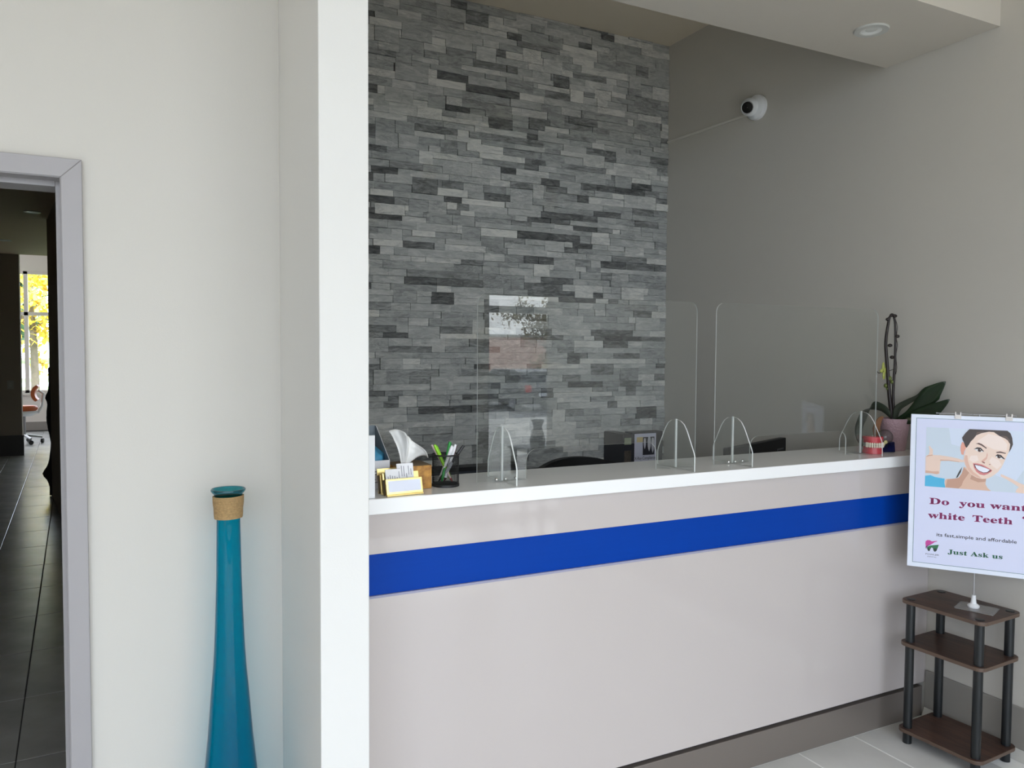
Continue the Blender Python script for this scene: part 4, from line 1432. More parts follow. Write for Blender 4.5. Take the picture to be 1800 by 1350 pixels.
b = MB()
y0, y1 = 3.235, 3.953
T = Matrix.Translation((XW, 0, 0))
b.add([(-0.009, y0, 2.826), (-0.009, y1, 2.839), (0, y1, 2.839), (0, y0, 2.826), (-0.009, y0, 2.839), (-0.009, y1, 2.853), (0, y1, 2.853), (0, y0, 2.839)],
      [(3, 2, 1, 0), (4, 5, 6, 7), (0, 1, 5, 4), (1, 2, 6, 5), (2, 3, 7, 6), (3, 0, 4, 7)], 0, T)
o = obj('cable_strip', b, mat('raceway_grey', S(214, 210, 202), 0.5), bevel=0.002)
tag(o, 'thin pale cable cover running from the dome camera to the stone wall', 'cable cover')


M_trim = mat('light_trim', S(196, 197, 193), 0.5)


def downlight(loc, label, r, group=None):
    t = thing('ceiling_light', label, 'ceiling light', loc, 0, group)
    b = MB()
    b.lathe([(r, 0.0), (r, -0.004), (r * 0.96, -0.007), (r * 0.66, -0.0075), (r * 0.60, -0.005)], 40)
    obj('trim_ring', b, M_trim, t, smooth=30)
    b = MB()
    b.lathe([(r * 0.60, -0.005), (r * 0.34, -0.0015)], 32)
    obj('reflector', b, mat('reflector_white', S(240, 242, 240), 0.25), t, smooth=40)
    b = MB()
    b.lathe([(0.0005, -0.003), (r * 0.22, -0.0028), (r * 0.34, -0.0012)], 24)
    obj('lens', b, mat('lamp_lens', S(210, 212, 208), 0.4), t, smooth=40)
    return t


downlight((2.648, 2.155, 2.815), 'round white recessed light in the soffit above the desk', 0.065)
downlight((-0.748, 7.52, CZ), 'recessed light in the dark corridor ceiling, cut by the door frame', 0.075)
downlight((-0.748, 8.95, CZ), 'recessed light in the dark corridor ceiling, the bright ring below the frame', 0.075)
downlight((-1.257, 11.47, CZ), 'dim recessed light in the corridor ceiling near the dark end wall', 0.075)

# ------------------------------------------------------------------ small shelf rack, poster stand
M_wal = bpy.data.materials.new('walnut_laminate')
M_wal.use_nodes = True
tt = M_wal.node_tree
pp = tt.nodes['Principled BSDF']
pp.inputs['Roughness'].default_value = 0.38
tcn = tt.nodes.new('ShaderNodeTexCoord')
mpn = tt.nodes.new('ShaderNodeMapping')
mpn.inputs['Scale'].default_value = (26, 3.0, 20)
nn = tt.nodes.new('ShaderNodeTexNoise')
nn.inputs['Scale'].default_value = 2.2
nn.inputs['Detail'].default_value = 8
nn.inputs['Distortion'].default_value = 0.8
rr_ = tt.nodes.new('ShaderNodeValToRGB')
rr_.color_ramp.elements[0].position = 0.3
rr_.color_ramp.elements[0].color = S(46, 31, 25)
rr_.color_ramp.elements[1].position = 0.72
rr_.color_ramp.elements[1].color = S(88, 62, 50)
tt.links.new(tcn.outputs['Object'], mpn.inputs['Vector'])
tt.links.new(mpn.outputs['Vector'], nn.inputs['Vector'])
tt.links.new(nn.outputs['Fac'], rr_.inputs['Fac'])
tt.links.new(rr_.outputs['Color'], pp.inputs['Base Color'])
M_wedge = mat('walnut_edge', S(92, 74, 62), 0.4)
M_post = mat('black_tube', S(24, 27, 29), 0.32)
t = thing('shelf_rack', 'small three tier walnut shelf rack with round black posts', 'shelf', (2.888, 1.882, 0), math.radians(3))
SZ = (0.062, 0.408, 0.577)


def round_rect(hx, hy, r, n=6):
    return arc(hx - r, hy - r, r, 0, 90, n) + arc(-hx + r, hy - r, r, 90, 180, n) + arc(-hx + r, -hy + r, r, 180, 270, n) + arc(hx - r, -hy + r, r, 270, 360, n)


for z in SZ:
    b = MB()
    b.prism(round_rect(0.13, 0.165, 0.03), z - 0.0145, z, 'xy', mi=0, side=1)
    obj('shelf_board', b, [M_wal, M_wedge], t, bevel=0.002)
for sx in (-1, 1):
    for sy in (-1, 1):
        px, py = sx * 0.1, sy * 0.134
        b = MB()
        for z0, z1 in ((0.0, 0.0475), (0.062, 0.3935), (0.408, 0.5625)):
            b.tube([(px, py, z0), (px, py, z1)], 0.0165, 20)
        po = obj('post', b, M_post, t, smooth=40)
        b = MB()
        b.lathe([(0.001, 0.0025), (0.014, 0.0025), (0.0165, 0.0)], 20, M=Matrix.Translation((px, py, 0.577)))
        obj('post_cap', b, M_post, po, smooth=40)

PA = math.atan2(-0.809, 0.588)
PO = Vector((2.904, 1.838, 0.5775))
t = thing('poster_stand', 'white tooth whitening poster on a thin metal stand atop the walnut rack', 'poster', PO, PA)
M_plate = mat('stand_plate_grey', S(150, 148, 146), 0.25, metal=0.3)
b = MB()
b.prism(round_rect(0.066, 0.052, 0.006, 3), 0.0, 0.003, 'xy', M=Rz(math.radians(-16)) @ Matrix.Translation((0.012, -0.004, 0)))
obj('base_plate', b, M_plate, t)
b = MB()
b.lathe([(0.001, 0.003), (0.02, 0.003), (0.021, 0.009), (0.0165, 0.014), (0.0105, 0.018), (0.0085, 0.032), (0.0072, 0.049), (0.001, 0.049)], 24)
obj('swivel_joint', b, M_white, t, smooth=40)
b = MB()
b.tube([(0, 0.003, 0.045), (0, 0.003, 0.74)], 0.0028, 10)
rod = obj('rod', b, M_steel, t, smooth=50)
b = MB()
b.tube([(-0.142, 0.003, 0.7405), (0.116, 0.003, 0.7405)], 0.002, 8)
for x in (-0.142, -0.02, 0.116):
    b.ball((x, 0.003, 0.7405), 0.0034, 8, 6)
obj('hanger_bar', b, M_steel, t, smooth=50)
for x in (-0.0708, 0.095):
    b = MB()
    b.prism([(x - 0.011, 0.722), (x + 0.011, 0.722), (x + 0.011, 0.748), (x + 0.006, 0.748), (x + 0.006, 0.738), (x - 0.006, 0.738), (x - 0.006, 0.748), (x - 0.011, 0.748)], -0.008, 0.006, 'xz')
    obj('clip', b, mat('clear_clip', S(214, 208, 204), 0.2, spec=0.6), t, bevel=0.001)
M_board = mat('poster_white', S(226, 232, 246), 0.35)
b = MB()
b.box(-0.23, 0.23, -0.004, -0.0005, 0.134, 0.734)
brd = obj('board', b, M_board, t, bevel=0.0012)
ZM = 0.4340


def ink(name, polys, col, layer, label=None, rough=0.35):
    m = mat('ink_' + name, S(*col), rough)
    for pl in polys:
        b = MB()
        b.v = [(x / 1000.0, -0.004 - 0.00022 * layer, ZM + z / 1000.0) for x, z in pl]
        b.f = [tuple(range(len(pl)))]
        b.m = [0]
        o = obj(name, b, m, brd)
        if label:
            o['label'] = label


def rect(x0, x1, z0, z1):
    return [(x0, z0), (x1, z0), (x1, z1), (x0, z1)]


def circ(cx, cz, r, n=14, sx=1.0):
    return [(cx + r * sx * math.cos(2 * math.pi * k / n), cz + r * math.sin(2 * math.pi * k / n)) for k in range(n)]


ink('inner_field', [rect(-210, 210, -281, 285)], (214, 218, 242), 1)
lw = 1.6
ink('border_line', [rect(-210, 210, 284, 284 + lw), rect(-210, 210, -281 - lw, -281), rect(-210 - lw, -210, -281 - lw, 284 + lw), rect(210, 210 + lw, -281 - lw, 284 + lw)], (60, 110, 116), 2)
ink('photo_print', [rect(-176, 176, 20, 251)], (203, 215, 228), 2, 'photograph of a smiling dark haired person pointing at their teeth')
ink('photo_light', [[(-100, 251), (176, 251), (176, 160), (120, 60), (60, 80), (-20, 170), (-90, 190)]], (212, 222, 240), 3)
ink('ponytail', [[(-51.3, 105.3), (-61.8, 85.8), (-71.6, 60.8), (-65.8, 62.6), (-56.0, 83.5)]], (44, 36, 34), 3)
ink('neck', [[(-46.2, 105.7), (-52.4, 81.1), (-61.3, 64.3), (-70.4, 58.2), (-103.0, 54.2), (-107.5, 47.1), (-106.8, 20.5), (-55.5, 20.5), (44.8, 20.5), (33.3, 30.9), (26.2, 44.9), (27.9, 64.9), (20, 90), (-20.1, 90), (-34.3, 100)]], (222, 184, 162), 4)
ink('neck_shade', [[(-46.2, 103), (-52.4, 78), (-61.3, 62), (-100, 52), (-105, 22), (-62, 20.6), (-52, 32), (-47, 50), (-38, 66), (-28, 84)], [(-20, 78), (6, 66), (28, 66), (26, 54), (2, 50), (-24, 60)]], (196, 152, 130), 5)
ink('shirt', [[(-175.6, 60.7), (-157.7, 64.7), (-143.2, 59.1), (-131.3, 57.3), (-108.9, 55.1), (-109.6, 38.8), (-105.6, 20.4), (-175.6, 20.4)]], (74, 180, 222), 5)
ink('hand', [[(-175.6, 134.2), (-172.8, 139.9), (-165.7, 143.1), (-162.5, 156.9), (-165.2, 170.3), (-166.6, 178.4), (-161.8, 177.3), (-158.0, 170.8), (-152.0, 165.7), (-151.4, 144.0), (-126.5, 144.4), (-95.9, 141.0), (-67.8, 136.3), (-46.8, 129.7), (-46.7, 123.0), (-62.8, 121.9), (-95.5, 124.9), (-123.6, 122.9), (-125.6, 107.9), (-126.3, 88.9), (-127.0, 72.6), (-136.4, 69.1), (-155.5, 71.7), (-175.6, 71.6)],
             [(74.3, 87.1), (85.5, 82.7), (107.8, 72.7), (132.3, 59.1), (149.0, 52.7), (176, 44.3), (176, 20.4), (133.3, 20.6), (122.4, 23.0), (126.4, 35.1), (132.8, 42.2), (114.9, 55.0), (92.5, 68.9), (74.5, 77.9)]], (234, 206, 190), 5)
ink('hand_shade', [[(-175, 134), (-168, 142), (-152, 145), (-152, 141), (-166, 138)], [(-126, 123), (-95, 125), (-62, 122), (-62, 124.5), (-95, 128.5), (-126, 128)], [(-175, 72), (-155, 72), (-136, 70), (-128, 74), (-130, 82), (-150, 80), (-175, 82)]], (214, 172, 150), 6)
ink('ear', [[(-54.5, 201.3), (-58.7, 185.0), (-59.0, 169.0), (-55.5, 153.2), (-48.6, 150.4), (-46.6, 164.4), (-40, 180.7), (-44, 193.8)]], (228, 160, 140), 6)
ink('face', [[(-41.2, 178.5), (-46.3, 151.1), (-48.1, 132.3), (-41.7, 111.4), (-32.0, 90.7), (-20.1, 77.0), (-3.9, 67.6), (14.4, 63.8), (32.3, 66.6), (50.0, 78.6), (65.2, 94.2), (75.8, 112.1), (84.0, 133.7), (90.1, 152.4), (96.1, 168.4), (101.1, 189.7), (99.4, 207.1), (90.1, 225.9), (70.1, 238.9), (47.5, 249), (25.1, 249.6), (0.8, 240.5), (-18.9, 222.6), (-32.0, 199.6)]], (240, 214, 198), 7)
ink('face_shade', [[(-44, 150), (-46, 132), (-40.5, 112), (-31, 92), (-19, 78.5), (-2, 69), (14, 66), (2, 76), (-14, 88), (-26, 106), (-33, 128), (-36, 150)]], (226, 184, 164), 8)
ink('face_light', [[(-6, 205), (30, 236), (70, 228), (92, 200), (90, 176), (50, 178), (14, 196)], [(44, 150), (66, 140), (76, 122), (62, 104), (46, 116), (36, 134)], [(-24, 150), (-4, 152), (2, 134), (-16, 124), (-30, 134)]], (246, 226, 216), 8)
ink('hair', [[(-55.0, 217.3), (-45.1, 233.9), (-31.8, 250.8), (90.5, 250.8), (100.8, 241.8), (106.8, 223.9), (109.6, 200.7), (104.6, 184.7), (97.4, 168.6), (100.1, 189.7), (101.1, 200.3), (95.4, 213.1), (83.9, 221.7), (65.7, 230.1), (47.5, 243.5), (31.8, 244.0), (7.2, 237.4), (-8.4, 228.6), (-17.1, 214.8), (-26.0, 203.7), (-32.4, 190.0), (-39.0, 178.9), (-43.8, 184.0), (-48.7, 199.0), (-53.6, 209.4)]], (58, 44, 40), 9)
ink('hair_shine', [[(-10, 232), (20, 246), (52, 247), (30, 248), (-6, 240)], [(70, 232), (90, 220), (98, 205), (100, 216), (88, 230)]], (98, 76, 66), 10)
ink('eye', [[(-13.7, 175.9), (-4.7, 180.4), (6.6, 179.8), (14.8, 171.1), (16.0, 167.2), (7.0, 165.3), (-4.4, 168.5)], [(55.7, 152.7), (61.1, 158.3), (72.3, 156.5), (83.7, 144.2), (70.4, 144.5), (60.3, 147.8)]], (236, 232, 232), 9)
ink('iris', [circ(3.6, 172.3, 6.3), circ(67.0, 151.6, 6.0)], (84, 54, 46), 10)
ink('pupil', [circ(3.6, 172.5, 3.0), circ(67.0, 151.8, 2.9)], (20, 14, 14), 11)
ink('eye_glint', [circ(6.0, 174.5, 1.3), circ(69.4, 153.6, 1.2)], (250, 250, 250), 12)
ink('lashes', [[(-15.9, 174.8), (-4.8, 182.9), (7.0, 182.3), (17.4, 170.2), (16.0, 167.2), (5.6, 176.5), (-4.7, 176.7)], [(54.0, 152.7), (61.1, 161.0), (72.7, 159.2), (86.8, 143.8), (81.5, 144.0), (71.3, 151.7), (61.2, 154.2)]], (40, 24, 24), 12)
ink('brow', [[(-9.6, 196.1), (0.4, 200.0), (10.7, 196.0), (26.9, 182.4), (25.0, 179.3), (9.7, 189.6), (-0.6, 194.6)], [(57.0, 169.0), (69.6, 172.2), (88.5, 167.4), (87.1, 164.2), (69.8, 166.8), (58.7, 165.6)]], (92, 62, 54), 9)
ink('nose_shade', [[(28.4, 166.7), (25.4, 147.9), (15.6, 138.0), (9.3, 130.8), (13, 126.5), (19.3, 129.6), (28.5, 142), (30.5, 156)]], (226, 178, 160), 9)
ink('nostril', [[(12.5, 131.2), (22.8, 126.7), (20.6, 123.0), (13.7, 126.8)], [(36, 122), (41, 121.5), (39, 119), (35, 120)]], (134, 76, 66), 10)
ink('lips', [[(-16.8, 121.2), (-3.1, 122.0), (12.9, 118.6), (20, 115.5), (28.9, 110.1), (46.0, 99.9), (43.9, 93.9), (31.9, 83.7), (20.8, 78.1), (7.1, 80.5), (-4.5, 89.7), (-12.9, 104.5)]], (214, 128, 128), 9)
ink('mouth', [[(-14.0, 118.7), (-5.3, 117.2), (13.0, 113.7), (29.0, 105.2), (44.9, 98.7), (31.7, 88.5), (18.2, 86.7), (3.3, 92.4), (-9.5, 105.3)]], (92, 34, 38), 10)
ink('teeth', [[(-10.3, 115.8), (6.2, 113.0), (24.5, 106.7), (39.1, 100.1), (30.5, 91.1), (18.2, 88.8), (4.4, 94.4), (-4.9, 102.9)]], (240, 240, 250), 11)

PINK, GREEN = (176, 66, 128), (46, 120, 88)


def bold(vs, fs, em):
    """thicken print by overlaying slightly shifted copies"""
    V, F = [], []
    for dx, dz in ((0, 0), (0, 0.016), (0.012, 0.008), (0, -0.008)):
        n = len(V)
        V += [(x + dx * em, z + dz * em) for x, z in vs]
        F += [tuple(i + n for i in f) for f in fs]
    return V, F


def ink_text(name, body, x0, x1, z, h, col, layer, gap=0.25, slope=0.0):
    wd = serif_line(body, 0, 0, 1.0, 1.0, 0, gap)[2]
    sx = (x1 - x0) / wd
    m = mat('ink_' + name, S(*col), 0.4)
    i = 0
    while i < len(body):
        if body[i] == ' ':
            i += 1
            continue
        j = i
        while j < len(body) and body[j] != ' ':
            j += 1
        off = serif_line(body[:i], 0, 0, 1.0, 1.0, 0, gap)[2] if i else 0.0
        v, f, _ = serif_line(body[i:j], 0, 0, 1.0, 1.0, 0, gap)
        v, f = bold(v, f, 1.0)
        b = MB()
        b.add([((x0 + (px + off) * sx) / 1000.0, -0.004 - 0.00022 * layer, ZM + (z + pz * h + slope * (px + off) * sx) / 1000.0) for px, pz in v], f)
        o = obj(name + '_word', b, m, brd)
        o['kind'] = 'stuff'
        i = j


ink_text('headline', 'Do  you want', -160, 160, -47.8, 51.0, PINK, 2, 0.2, 0.008)
ink_text('headline', 'white Teeth ?', -161, 176, -103.2, 51.0, PINK, 2, 0.3, 0.014)
ink_text('caption', 'Just Ask us', -91, 90, -235.8, 36.5, GREEN, 2, 0.22, 0.012)
vs, fs, wd = text_mesh('its fast,simple and affordable', 18.5)
vs, fs = bold(vs, fs, 18.5)
b = MB()
b.add([((-132 + x * 264 / wd) / 1000.0, -0.00444, ZM + (-171.3 + y + x * 264 / wd * 0.006) / 1000.0) for x, y in vs], fs)
o = obj('tagline', b, mat('ink_black', S(24, 24, 34), 0.4), brd)
o['kind'] = 'stuff'
ink('logo_upper', [[(-168.0, -204.7), (-167.0, -195.3), (-161.3, -190.6), (-153.2, -190.2), (-146.2, -194.2), (-128.9, -190.0), (-127.7, -192.0), (-136.9, -196.2), (-145.9, -204.7), (-159.6, -211.7), (-166.5, -217.9), (-167.1, -210.0)]], (196, 62, 148), 2, 'magenta upper half of a tooth logo')
ink('logo_swoosh', [[(-167, -217), (-160, -211), (-152, -207), (-146, -204.5), (-152, -209), (-160, -214.5), (-163, -220), (-164, -227), (-166.5, -222)]], (110, 44, 116), 3)
ink('logo_lower', [[(-162.3, -217.4), (-150.4, -210.6), (-136.6, -207.6), (-121.7, -204.5), (-124.8, -215.4), (-129.1, -229.2), (-134.7, -233.9), (-139.5, -229.2), (-142.0, -220.2), (-146.7, -218.1), (-150.0, -223.8), (-153.2, -233.5), (-157.9, -232.8), (-161.1, -225.2)]], (38, 108, 66), 2, 'green lower half of a tooth logo')
ink('logo_root', [[(-129.1, -229.2), (-134.7, -233.9), (-139.5, -229.2), (-141, -223), (-134, -219), (-127, -222)], [(-153.2, -233.5), (-157.9, -232.8), (-161.1, -225.2), (-158, -221), (-151, -226)]], (28, 50, 44), 3)
for body, x0, x1, z, hz, c in (('FOWLER', -167, -120, -248.3, 8.5, (40, 44, 60)), ('DENTAL', -160, -128, -256.8, 6.0, (96, 100, 116))):
    vs, fs, wd = text_mesh(body, hz)
    b = MB()
    b.add([((x0 + x * (x1 - x0) / wd) / 1000.0, -0.00444, ZM + (z + y) / 1000.0) for x, y in vs], fs)
    o = obj('logo_lettering', b, mat('ink_logo', S(*c), 0.4), brd)
    o['kind'] = 'stuff'

# ------------------------------------------------------------------ tall blue glass vase
M_vase = clear_mat('teal_glass', (0.0, 0.62, 0.76, 1), (0.0, 0.08, 0.18, 1), f0=0.016)
M_rim = clear_mat('teal_glass_thick', (0.08, 0.60, 0.66, 1), (0.0, 0.12, 0.22, 1), f0=0.06)
t = thing('glass_vase', 'tall turquoise glass floor vase with a rope wrapped neck', 'vase', (0.262, 2.27, 0))
b = MB()
prof = [(0.001, 0.004), (0.086, 0.004), (0.094, 0.015), (0.093, 0.06), (0.089, 0.15), (0.082, 0.25), (0.0705, 0.365), (0.06, 0.47), (0.0515, 0.58), (0.0445, 0.66), (0.041, 0.715), (0.0385, 0.77), (0.0365, 0.825), (0.0335, 0.92), (0.0322, 1.0), (0.031, 1.08), (0.0325, 1.11), (0.0355, 1.138), (0.0372, 1.147)]
pr = []
for i in range(len(prof) - 1):
    for k in range(4):
        s = k / 4
        pr.append((prof[i][0] + (prof[i + 1][0] - prof[i][0]) * s, prof[i][1] + (prof[i + 1][1] - prof[i][1]) * s))
pr.append(prof[-1])
b.lathe(pr, 64)
obj('body', b, M_vase, t, smooth=70)
b = MB()
b.lathe([(0.037, 1.147), (0.0425, 1.153), (0.0455, 1.157), (0.046, 1.161), (0.044, 1.163), (0.04, 1.158), (0.035, 1.15)], 56)
obj('rim', b, M_rim, t, smooth=180)
b = MB()
pts = []
turns = 15
for i in range(turns * 36 + 1):
    a = 2 * math.pi * i / 36
    s = i / (turns * 36)
    rr = 0.0352 + 0.0045 * s + 0.0004 * math.sin(i * 0.37)
    pts.append((rr * math.cos(a), rr * math.sin(a), 1.081 + 0.062 * s))
b.tube(pts, 0.0024, 6)
obj('rope_wrap', b, mat('jute_rope', S(188, 156, 108), 0.85, noise_amt=0.3, noise_scale=160, bump=0.5, bump_scale=400), t, smooth=60)

# ------------------------------------------------------------------ corridor: switch, hanging cloth, stool, vent
t = thing('light_switch', 'light switch plate on the dark corridor end wall', 'switch', (-1.405, 13.13, 1.015))
b = MB()
b.box(-0.04, 0.04, -0.008, 0, -0.06, 0.06)
obj('plate', b, mat('plate_grey', S(150, 146, 136), 0.4), t, bevel=0.002)
b = MB()
b.box(-0.017, 0.017, -0.012, -0.008, -0.03, 0.03)
obj('rocker', b, mat('rocker_grey', S(160, 156, 148), 0.35), t, bevel=0.001)

b = MB()
for j in range(41):
    z = 0.005 + 1.36 * j / 40
    for k in range(20):
        a = 2 * math.pi * k / 20
        w = 0.03 + 0.012 * math.sin(z * 9) + 0.03 * math.exp(-((z - 1.03) / 0.05) ** 2) + 0.042 * math.exp(-((z - 0.24) / 0.06) ** 2) + 0.01 * math.sin(3 * a + z * 14)
        if j == 40:
            w *= 0.3
        b.v.append((-0.640 + w * 1.15 * math.cos(a), 9.395 + 0.9 * w * math.sin(a), z))
for j in range(40):
    for k in range(20):
        k2 = (k + 1) % 20
        b.f.append((j * 20 + k, j * 20 + k2, (j + 1) * 20 + k2, (j + 1) * 20 + k))
b.f.append(tuple(range(20)))
b.f.append(tuple(800 + k for k in range(20)))
b.m = [0] * len(b.f)
o = obj('hanging_cloth', b, mat('cloth_black', S(26, 22, 20), 0.9), smooth=180)
tag(o, 'dark bunched cloth hanging at the corner of the corridor wall', 'cloth')

M_org = mat('vinyl_orange', S(196, 98, 52), 0.45)
t = thing('dental_stool', 'white dental stool with orange upholstery by the far window', 'stool', (-1.40, 14.7, 0))
b = MB()
b.lathe([(0.001, 0.53), (0.17, 0.53), (0.195, 0.555), (0.195, 0.59), (0.17, 0.612), (0.001, 0.615)], 28)
obj('seat', b, M_org, t, smooth=50)
b = MB()
b.lathe([(0.001, 0.44), (0.12, 0.45), (0.19, 0.5), (0.19, 0.53), (0.001, 0.53)], 24)
obj('seat_shell', b, M_white, t, smooth=50)
b = MB()
b.tube([(0.1, 0, 0.49), (0.2, 0, 0.5), (0.245, 0, 0.6), (0.275, 0, 0.8), (0.20, 0, 0.86)], 0.02, 10)
obj('back_arm', b, M_white, t, smooth=60)
b = MB()
n = 14
outer = [(0.235 - 0.125 * math.cos(a), 0.81 + 0.145 * math.sin(a)) for a in [math.radians(-62 + 132 * k / n) for k in range(n + 1)]]
inner = [(0.25 - 0.085 * math.cos(a), 0.81 + 0.115 * math.sin(a)) for a in [math.radians(-62 + 132 * k / n) for k in range(n + 1)]]
b.prism(outer + list(reversed(inner)), -0.15, 0.15, 'xz')
obj('backrest', b, M_org, t, smooth=40)
b = MB()
b.tube([(0, 0, 0.12), (0, 0, 0.45)], 0.025, 12)
obj('column', b, M_steel, t, smooth=50)
for k in range(5):
    a = 2 * math.pi * k / 5 + 0.15
    b = MB()
    b.tube([(0, 0, 0.14), (0.25 * math.cos(a), 0.25 * math.sin(a), 0.095)], [0.024, 0.015], 8)
    lg = obj('base_arm', b, M_steel, t, smooth=50)
    b = MB()
    b.lathe([(0.001, -0.018), (0.036, -0.018), (0.036, 0.018), (0.001, 0.018)], 18, M=Matrix.Translation((0.25 * math.cos(a), 0.25 * math.sin(a), 0.037)) @ Rz(a + 1.2) @ Matrix.Rotation(math.pi / 2, 4, 'X'))
    obj('caster', b, M_blackp, lg, smooth=40)
t = thing('ceiling_vent', 'long dark slot vent in the ceiling of the bright room', 'vent', (-1.6, 14.9, 3.3))
b = MB()
b.box(-0.45, 0.25, -0.08, 0.08, -0.012, 0)
obj('frame', b, M_white, t)
b = MB()
b.box(-0.43, 0.23, -0.05, 0.05, -0.014, -0.012)
obj('slot', b, mat('slot_dark', S(60, 52, 46), 0.7), t)

# ------------------------------------------------------------------ lobby furniture behind the viewer (seen only in the sheet reflection)
t = thing('side_table', 'dark waiting room side table behind the viewer, faint in the sneeze guard', 'table', (3.3, -1.5, 0))
b = MB()
b.box(-0.24, 0.24, -0.2, 0.2, 0.685, 0.71)
obj('table_top', b, M_desk_d, t)
for sx in (-1, 1):
    for sy in (-1, 1):
        b = MB()
        b.box(sx * 0.2 - 0.02, sx * 0.2 + 0.02, sy * 0.16 - 0.02, sy * 0.16 + 0.02, 0, 0.685)
        obj('leg', b, M_desk_d, t)
b = MB()
b.lathe([(0.001, 0.0), (0.06, 0.0), (0.072, 0.06), (0.05, 0.13), (0.035, 0.17), (0.055, 0.22), (0.06, 0.235), (0.05, 0.22), (0.03, 0.17)], 28)
o = obj('table_vase', b, mat('vase_grey', S(110, 112, 116), 0.3), loc=(3.25, -1.5, 0.7105), smooth=60)
tag(o, 'small grey vase on the waiting room side table', 'vase')

# ------------------------------------------------------------------ outside, front
M_conc = mat('concrete_pale', S(176, 174, 168), 0.9, noise_amt=0.15, noise_scale=2)
M_asph = mat('asphalt', S(104, 104, 106), 0.9, noise_amt=0.2, noise_scale=3)
M_grass = mat('lawn_green', S(120, 150, 92), 0.9, noise_amt=0.35, noise_scale=3)
M_brick = mat('brick_red', S(212, 158, 142), 0.9, noise_amt=0.2, noise_scale=2)
b = MB()
b.prism([(-2.16, -0.03), (-12, -0.05), (-12, -0.3), (-2.16, -0.3)], -30, 40, 'yz')
struct('pavement', b, M_conc)
b = MB()
b.prism([(-12, -0.06), (-22, -0.93), (-70, -0.95), (-70, -1.2), (-12, -1.2)], -60, 120, 'yz')
struct('ground', b, M_asph)
b = MB()
b.prism([(-70, -0.9), (-150, -0.9), (-150, -1.2), (-70, -1.2)], -60, 160, 'yz')
o = struct('lawn_front', b, M_grass)
t = thing('brick_building', 'long low red brick building across the car park, seen in the reflection', 'building', (45, -76, -0.9))
b = MB()
b.box(-25, 30, -8, 0, 0, 4.0)
obj('brick_wall', b, M_brick, t)
b = MB()
b.box(-25.2, 30.2, -8.2, 0.2, 4.0, 4.25)
obj('coping', b, M_conc, t)

LR = random.Random(5)


def tree(label, loc, h, cr, n, leaf_m, trunk_m, sizes, lean=0.0, name='tree', group=None, crown_z=None):
    t = thing(name, label, 'tree', loc, 0, group)
    cz = crown_z or h - cr[2]
    b = MB()
    b.tube(smooth_path([(0, 0, 0), (lean * 0.4, 0, h * 0.35), (lean, 0, cz)]), [0.11 - 0.004 * i for i in range(11)], 8)
    tr = obj('trunk', b, trunk_m, t, smooth=60)
    b = MB()
    for k in range(7):
        a = LR.uniform(0, 6.28)
        b.tube([(lean * 0.8, 0, cz - cr[2] * 0.5), (lean + cr[0] * 0.7 * math.cos(a), cr[1] * 0.7 * math.sin(a), cz + LR.uniform(-0.2, 0.6) * cr[2])], [0.04, 0.012], 5)
    obj('branch', b, trunk_m, t)
    b = MB()
    cl = [(LR.gauss(0, 0.5), LR.gauss(0, 0.5), LR.gauss(0, 0.5)) for _ in range(22)]
    for _ in range(n):
        c = LR.choice(cl)
        p = Vector((lean + (c[0] + LR.gauss(0, 0.16)) * cr[0], (c[1] + LR.gauss(0, 0.16)) * cr[1], cz + (c[2] + LR.gauss(0, 0.14)) * cr[2]))
        s = LR.uniform(*sizes)
        M = Matrix.Translation(p) @ Matrix.Rotation(LR.uniform(0, 6.3), 4, 'Z') @ Matrix.Rotation(LR.uniform(-1.3, 1.3), 4, 'X')
        b.add([(-s * .5, -s, 0), (s * .5, -s, 0), (s * .6, s * .2, 0.02), (0, s, 0), (-s * .6, s * .2, 0.02)], [(0, 1, 2, 3, 4)], 0, M)
    o = obj('foliage', b, leaf_m, t)
    return t


M_bark = mat('bark_grey', S(120, 108, 96), 0.9, noise_amt=0.3, noise_scale=8)
M_lf_aut = mat('leaf_autumn', S(150, 132, 70), 0.8, noise_amt=0.4, noise_scale=1)
M_lf_yel = mat('leaf_yellow', S(240, 214, 96), 0.7, noise_amt=0.25, noise_scale=2)
M_lf_grn = mat('leaf_green', S(140, 172, 136), 0.8, noise_amt=0.4, noise_scale=1)
tree('autumn tree in the car park, seen in the sneeze guard reflection', (22.9, -36.5, -0.95), 6.2, (2.6, 2.4, 2.4), 2600, M_lf_aut, M_bark, (0.07, 0.13))

M_car = mat('car_paint_dark', S(44, 46, 50), 0.2, spec=0.6, coat=0.6)
M_carg = mat('car_glass', S(20, 24, 28), 0.05, spec=0.7)
t = thing('car', 'dark sport utility car parked outside, mirrored in the sneeze guard', 'car', (15.0, -25.6, -0.94), math.radians(258))
b = MB()
side = [(-2.2, 0.42), (-2.22, 0.85), (-2.1, 1.02), (-2.0, 1.08), (-1.75, 1.62), (-1.4, 1.72), (0.1, 1.72), (0.75, 1.16), (1.9, 1.02), (2.2, 0.82), (2.25, 0.42), (1.85, 0.3), (-1.9, 0.3)]
b.prism(side, -0.92, 0.92, 'xz')
body = obj('body', b, M_car, t, bevel=0.06)
b = MB()
for s in (-1, 1):
    b.prism([(-1.7, 1.12), (-1.5, 1.56), (0.05, 1.58), (0.55, 1.16)], s * 0.925, s * 0.935, 'xz')
obj('side_window', b, M_carg, body)
b = MB()
b.add([(-2.03, -0.75, 1.1), (-2.03, 0.75, 1.1), (-1.79, 0.68, 1.6), (-1.79, -0.68, 1.6)], [(0, 3, 2, 1)])
obj('rear_window', b, M_carg, body)
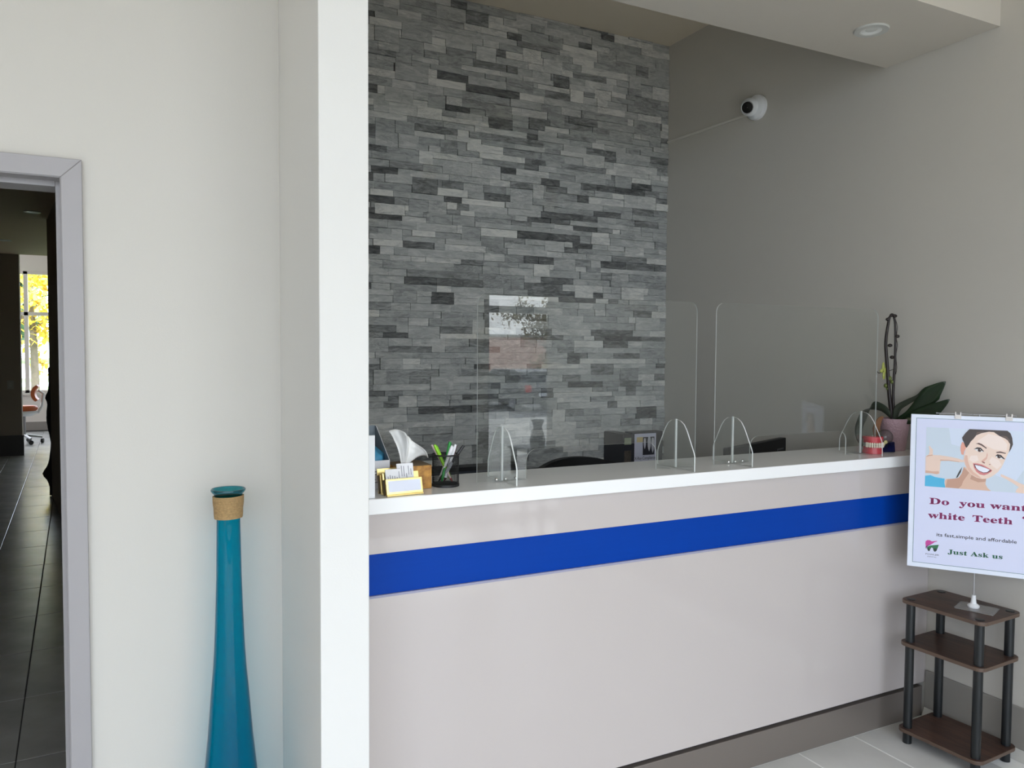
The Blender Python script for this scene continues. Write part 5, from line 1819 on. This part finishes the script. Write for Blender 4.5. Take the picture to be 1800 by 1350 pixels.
for s in (-1, 1):
    b = MB()
    b.box(-2.26, -2.1, s * 0.8 - 0.12, s * 0.8 + 0.12, 0.8, 1.08)
    obj('tail_light', b, mat('lamp_red', S(206, 30, 34), 0.2), body, bevel=0.02)
b = MB()
b.box(-2.25, -2.2, -0.26, 0.26, 0.62, 0.76)
obj('number_plate', b, M_white, body)
for x in (-1.4, 1.4):
    for s in (-1, 1):
        b = MB()
        b.lathe([(0.001, -0.11), (0.2, -0.11), (0.34, -0.1), (0.36, 0), (0.34, 0.1), (0.2, 0.11), (0.001, 0.11)], 24, M=Matrix.Translation((x, s * 0.85, 0.36)) @ Matrix.Rotation(math.pi / 2, 4, 'X'))
        wl = obj('wheel', b, mat('tyre_black', S(22, 22, 22), 0.8), t, smooth=50)
        b = MB()
        b.lathe([(0.001, 0.0), (0.22, 0.0), (0.23, 0.02)], 20, M=Matrix.Translation((x, s * 0.965, 0.36)) @ Matrix.Rotation(math.pi / 2 * -s, 4, 'X'))
        obj('rim', b, M_steel, wl)

# ------------------------------------------------------------------ outside, beyond the clinic window
M_road = mat('road_pale', S(228, 226, 222), 0.9)
b = MB()
b.prism([(17.25, -0.06), (140, -0.06), (140, -0.3), (17.25, -0.3)], -90, 60, 'yz')
struct('lawn_back', b, M_grass)
b = MB()
b.box(-60, 20, 37, 41, -0.058, -0.03)
struct('path_back', b, M_road)
b = MB()
b.box(-90, 40, 47, 86, -0.058, -0.03)
struct('road_back', b, M_road)
t = thing('pink_building', 'pale pink brick building across the road, seen through the far window', 'building', (-5.5, 118, -0.06))
b = MB()
b.box(-1.2, 14, 0, 8, 0, 9)
obj('wall', b, mat('brick_pink', S(196, 146, 136), 0.9), t)
b = MB()
b.box(-1.4, 14.2, -0.2, 8.2, 9, 9.4)
obj('roof_edge', b, M_conc, t)
tree('tree with yellow autumn leaves just outside the far window', (-2.13, 25.5, -0.06), 5.2, (1.15, 1.0, 1.35), 800, M_lf_yel, M_bark, (0.06, 0.12), lean=-0.08, crown_z=2.75)
tree('tall green tree behind the yellow tree, to its right', (-6.2, 72, -0.06), 17, (4.6, 4.0, 5.5), 3000, M_lf_grn, M_bark, (0.3, 0.6), crown_z=9.5)
tree('green tree behind the yellow tree, far left through the window', (-12.5, 100, -0.06), 18, (4.5, 4.0, 7.0), 2600, M_lf_grn, M_bark, (0.35, 0.7), crown_z=8)
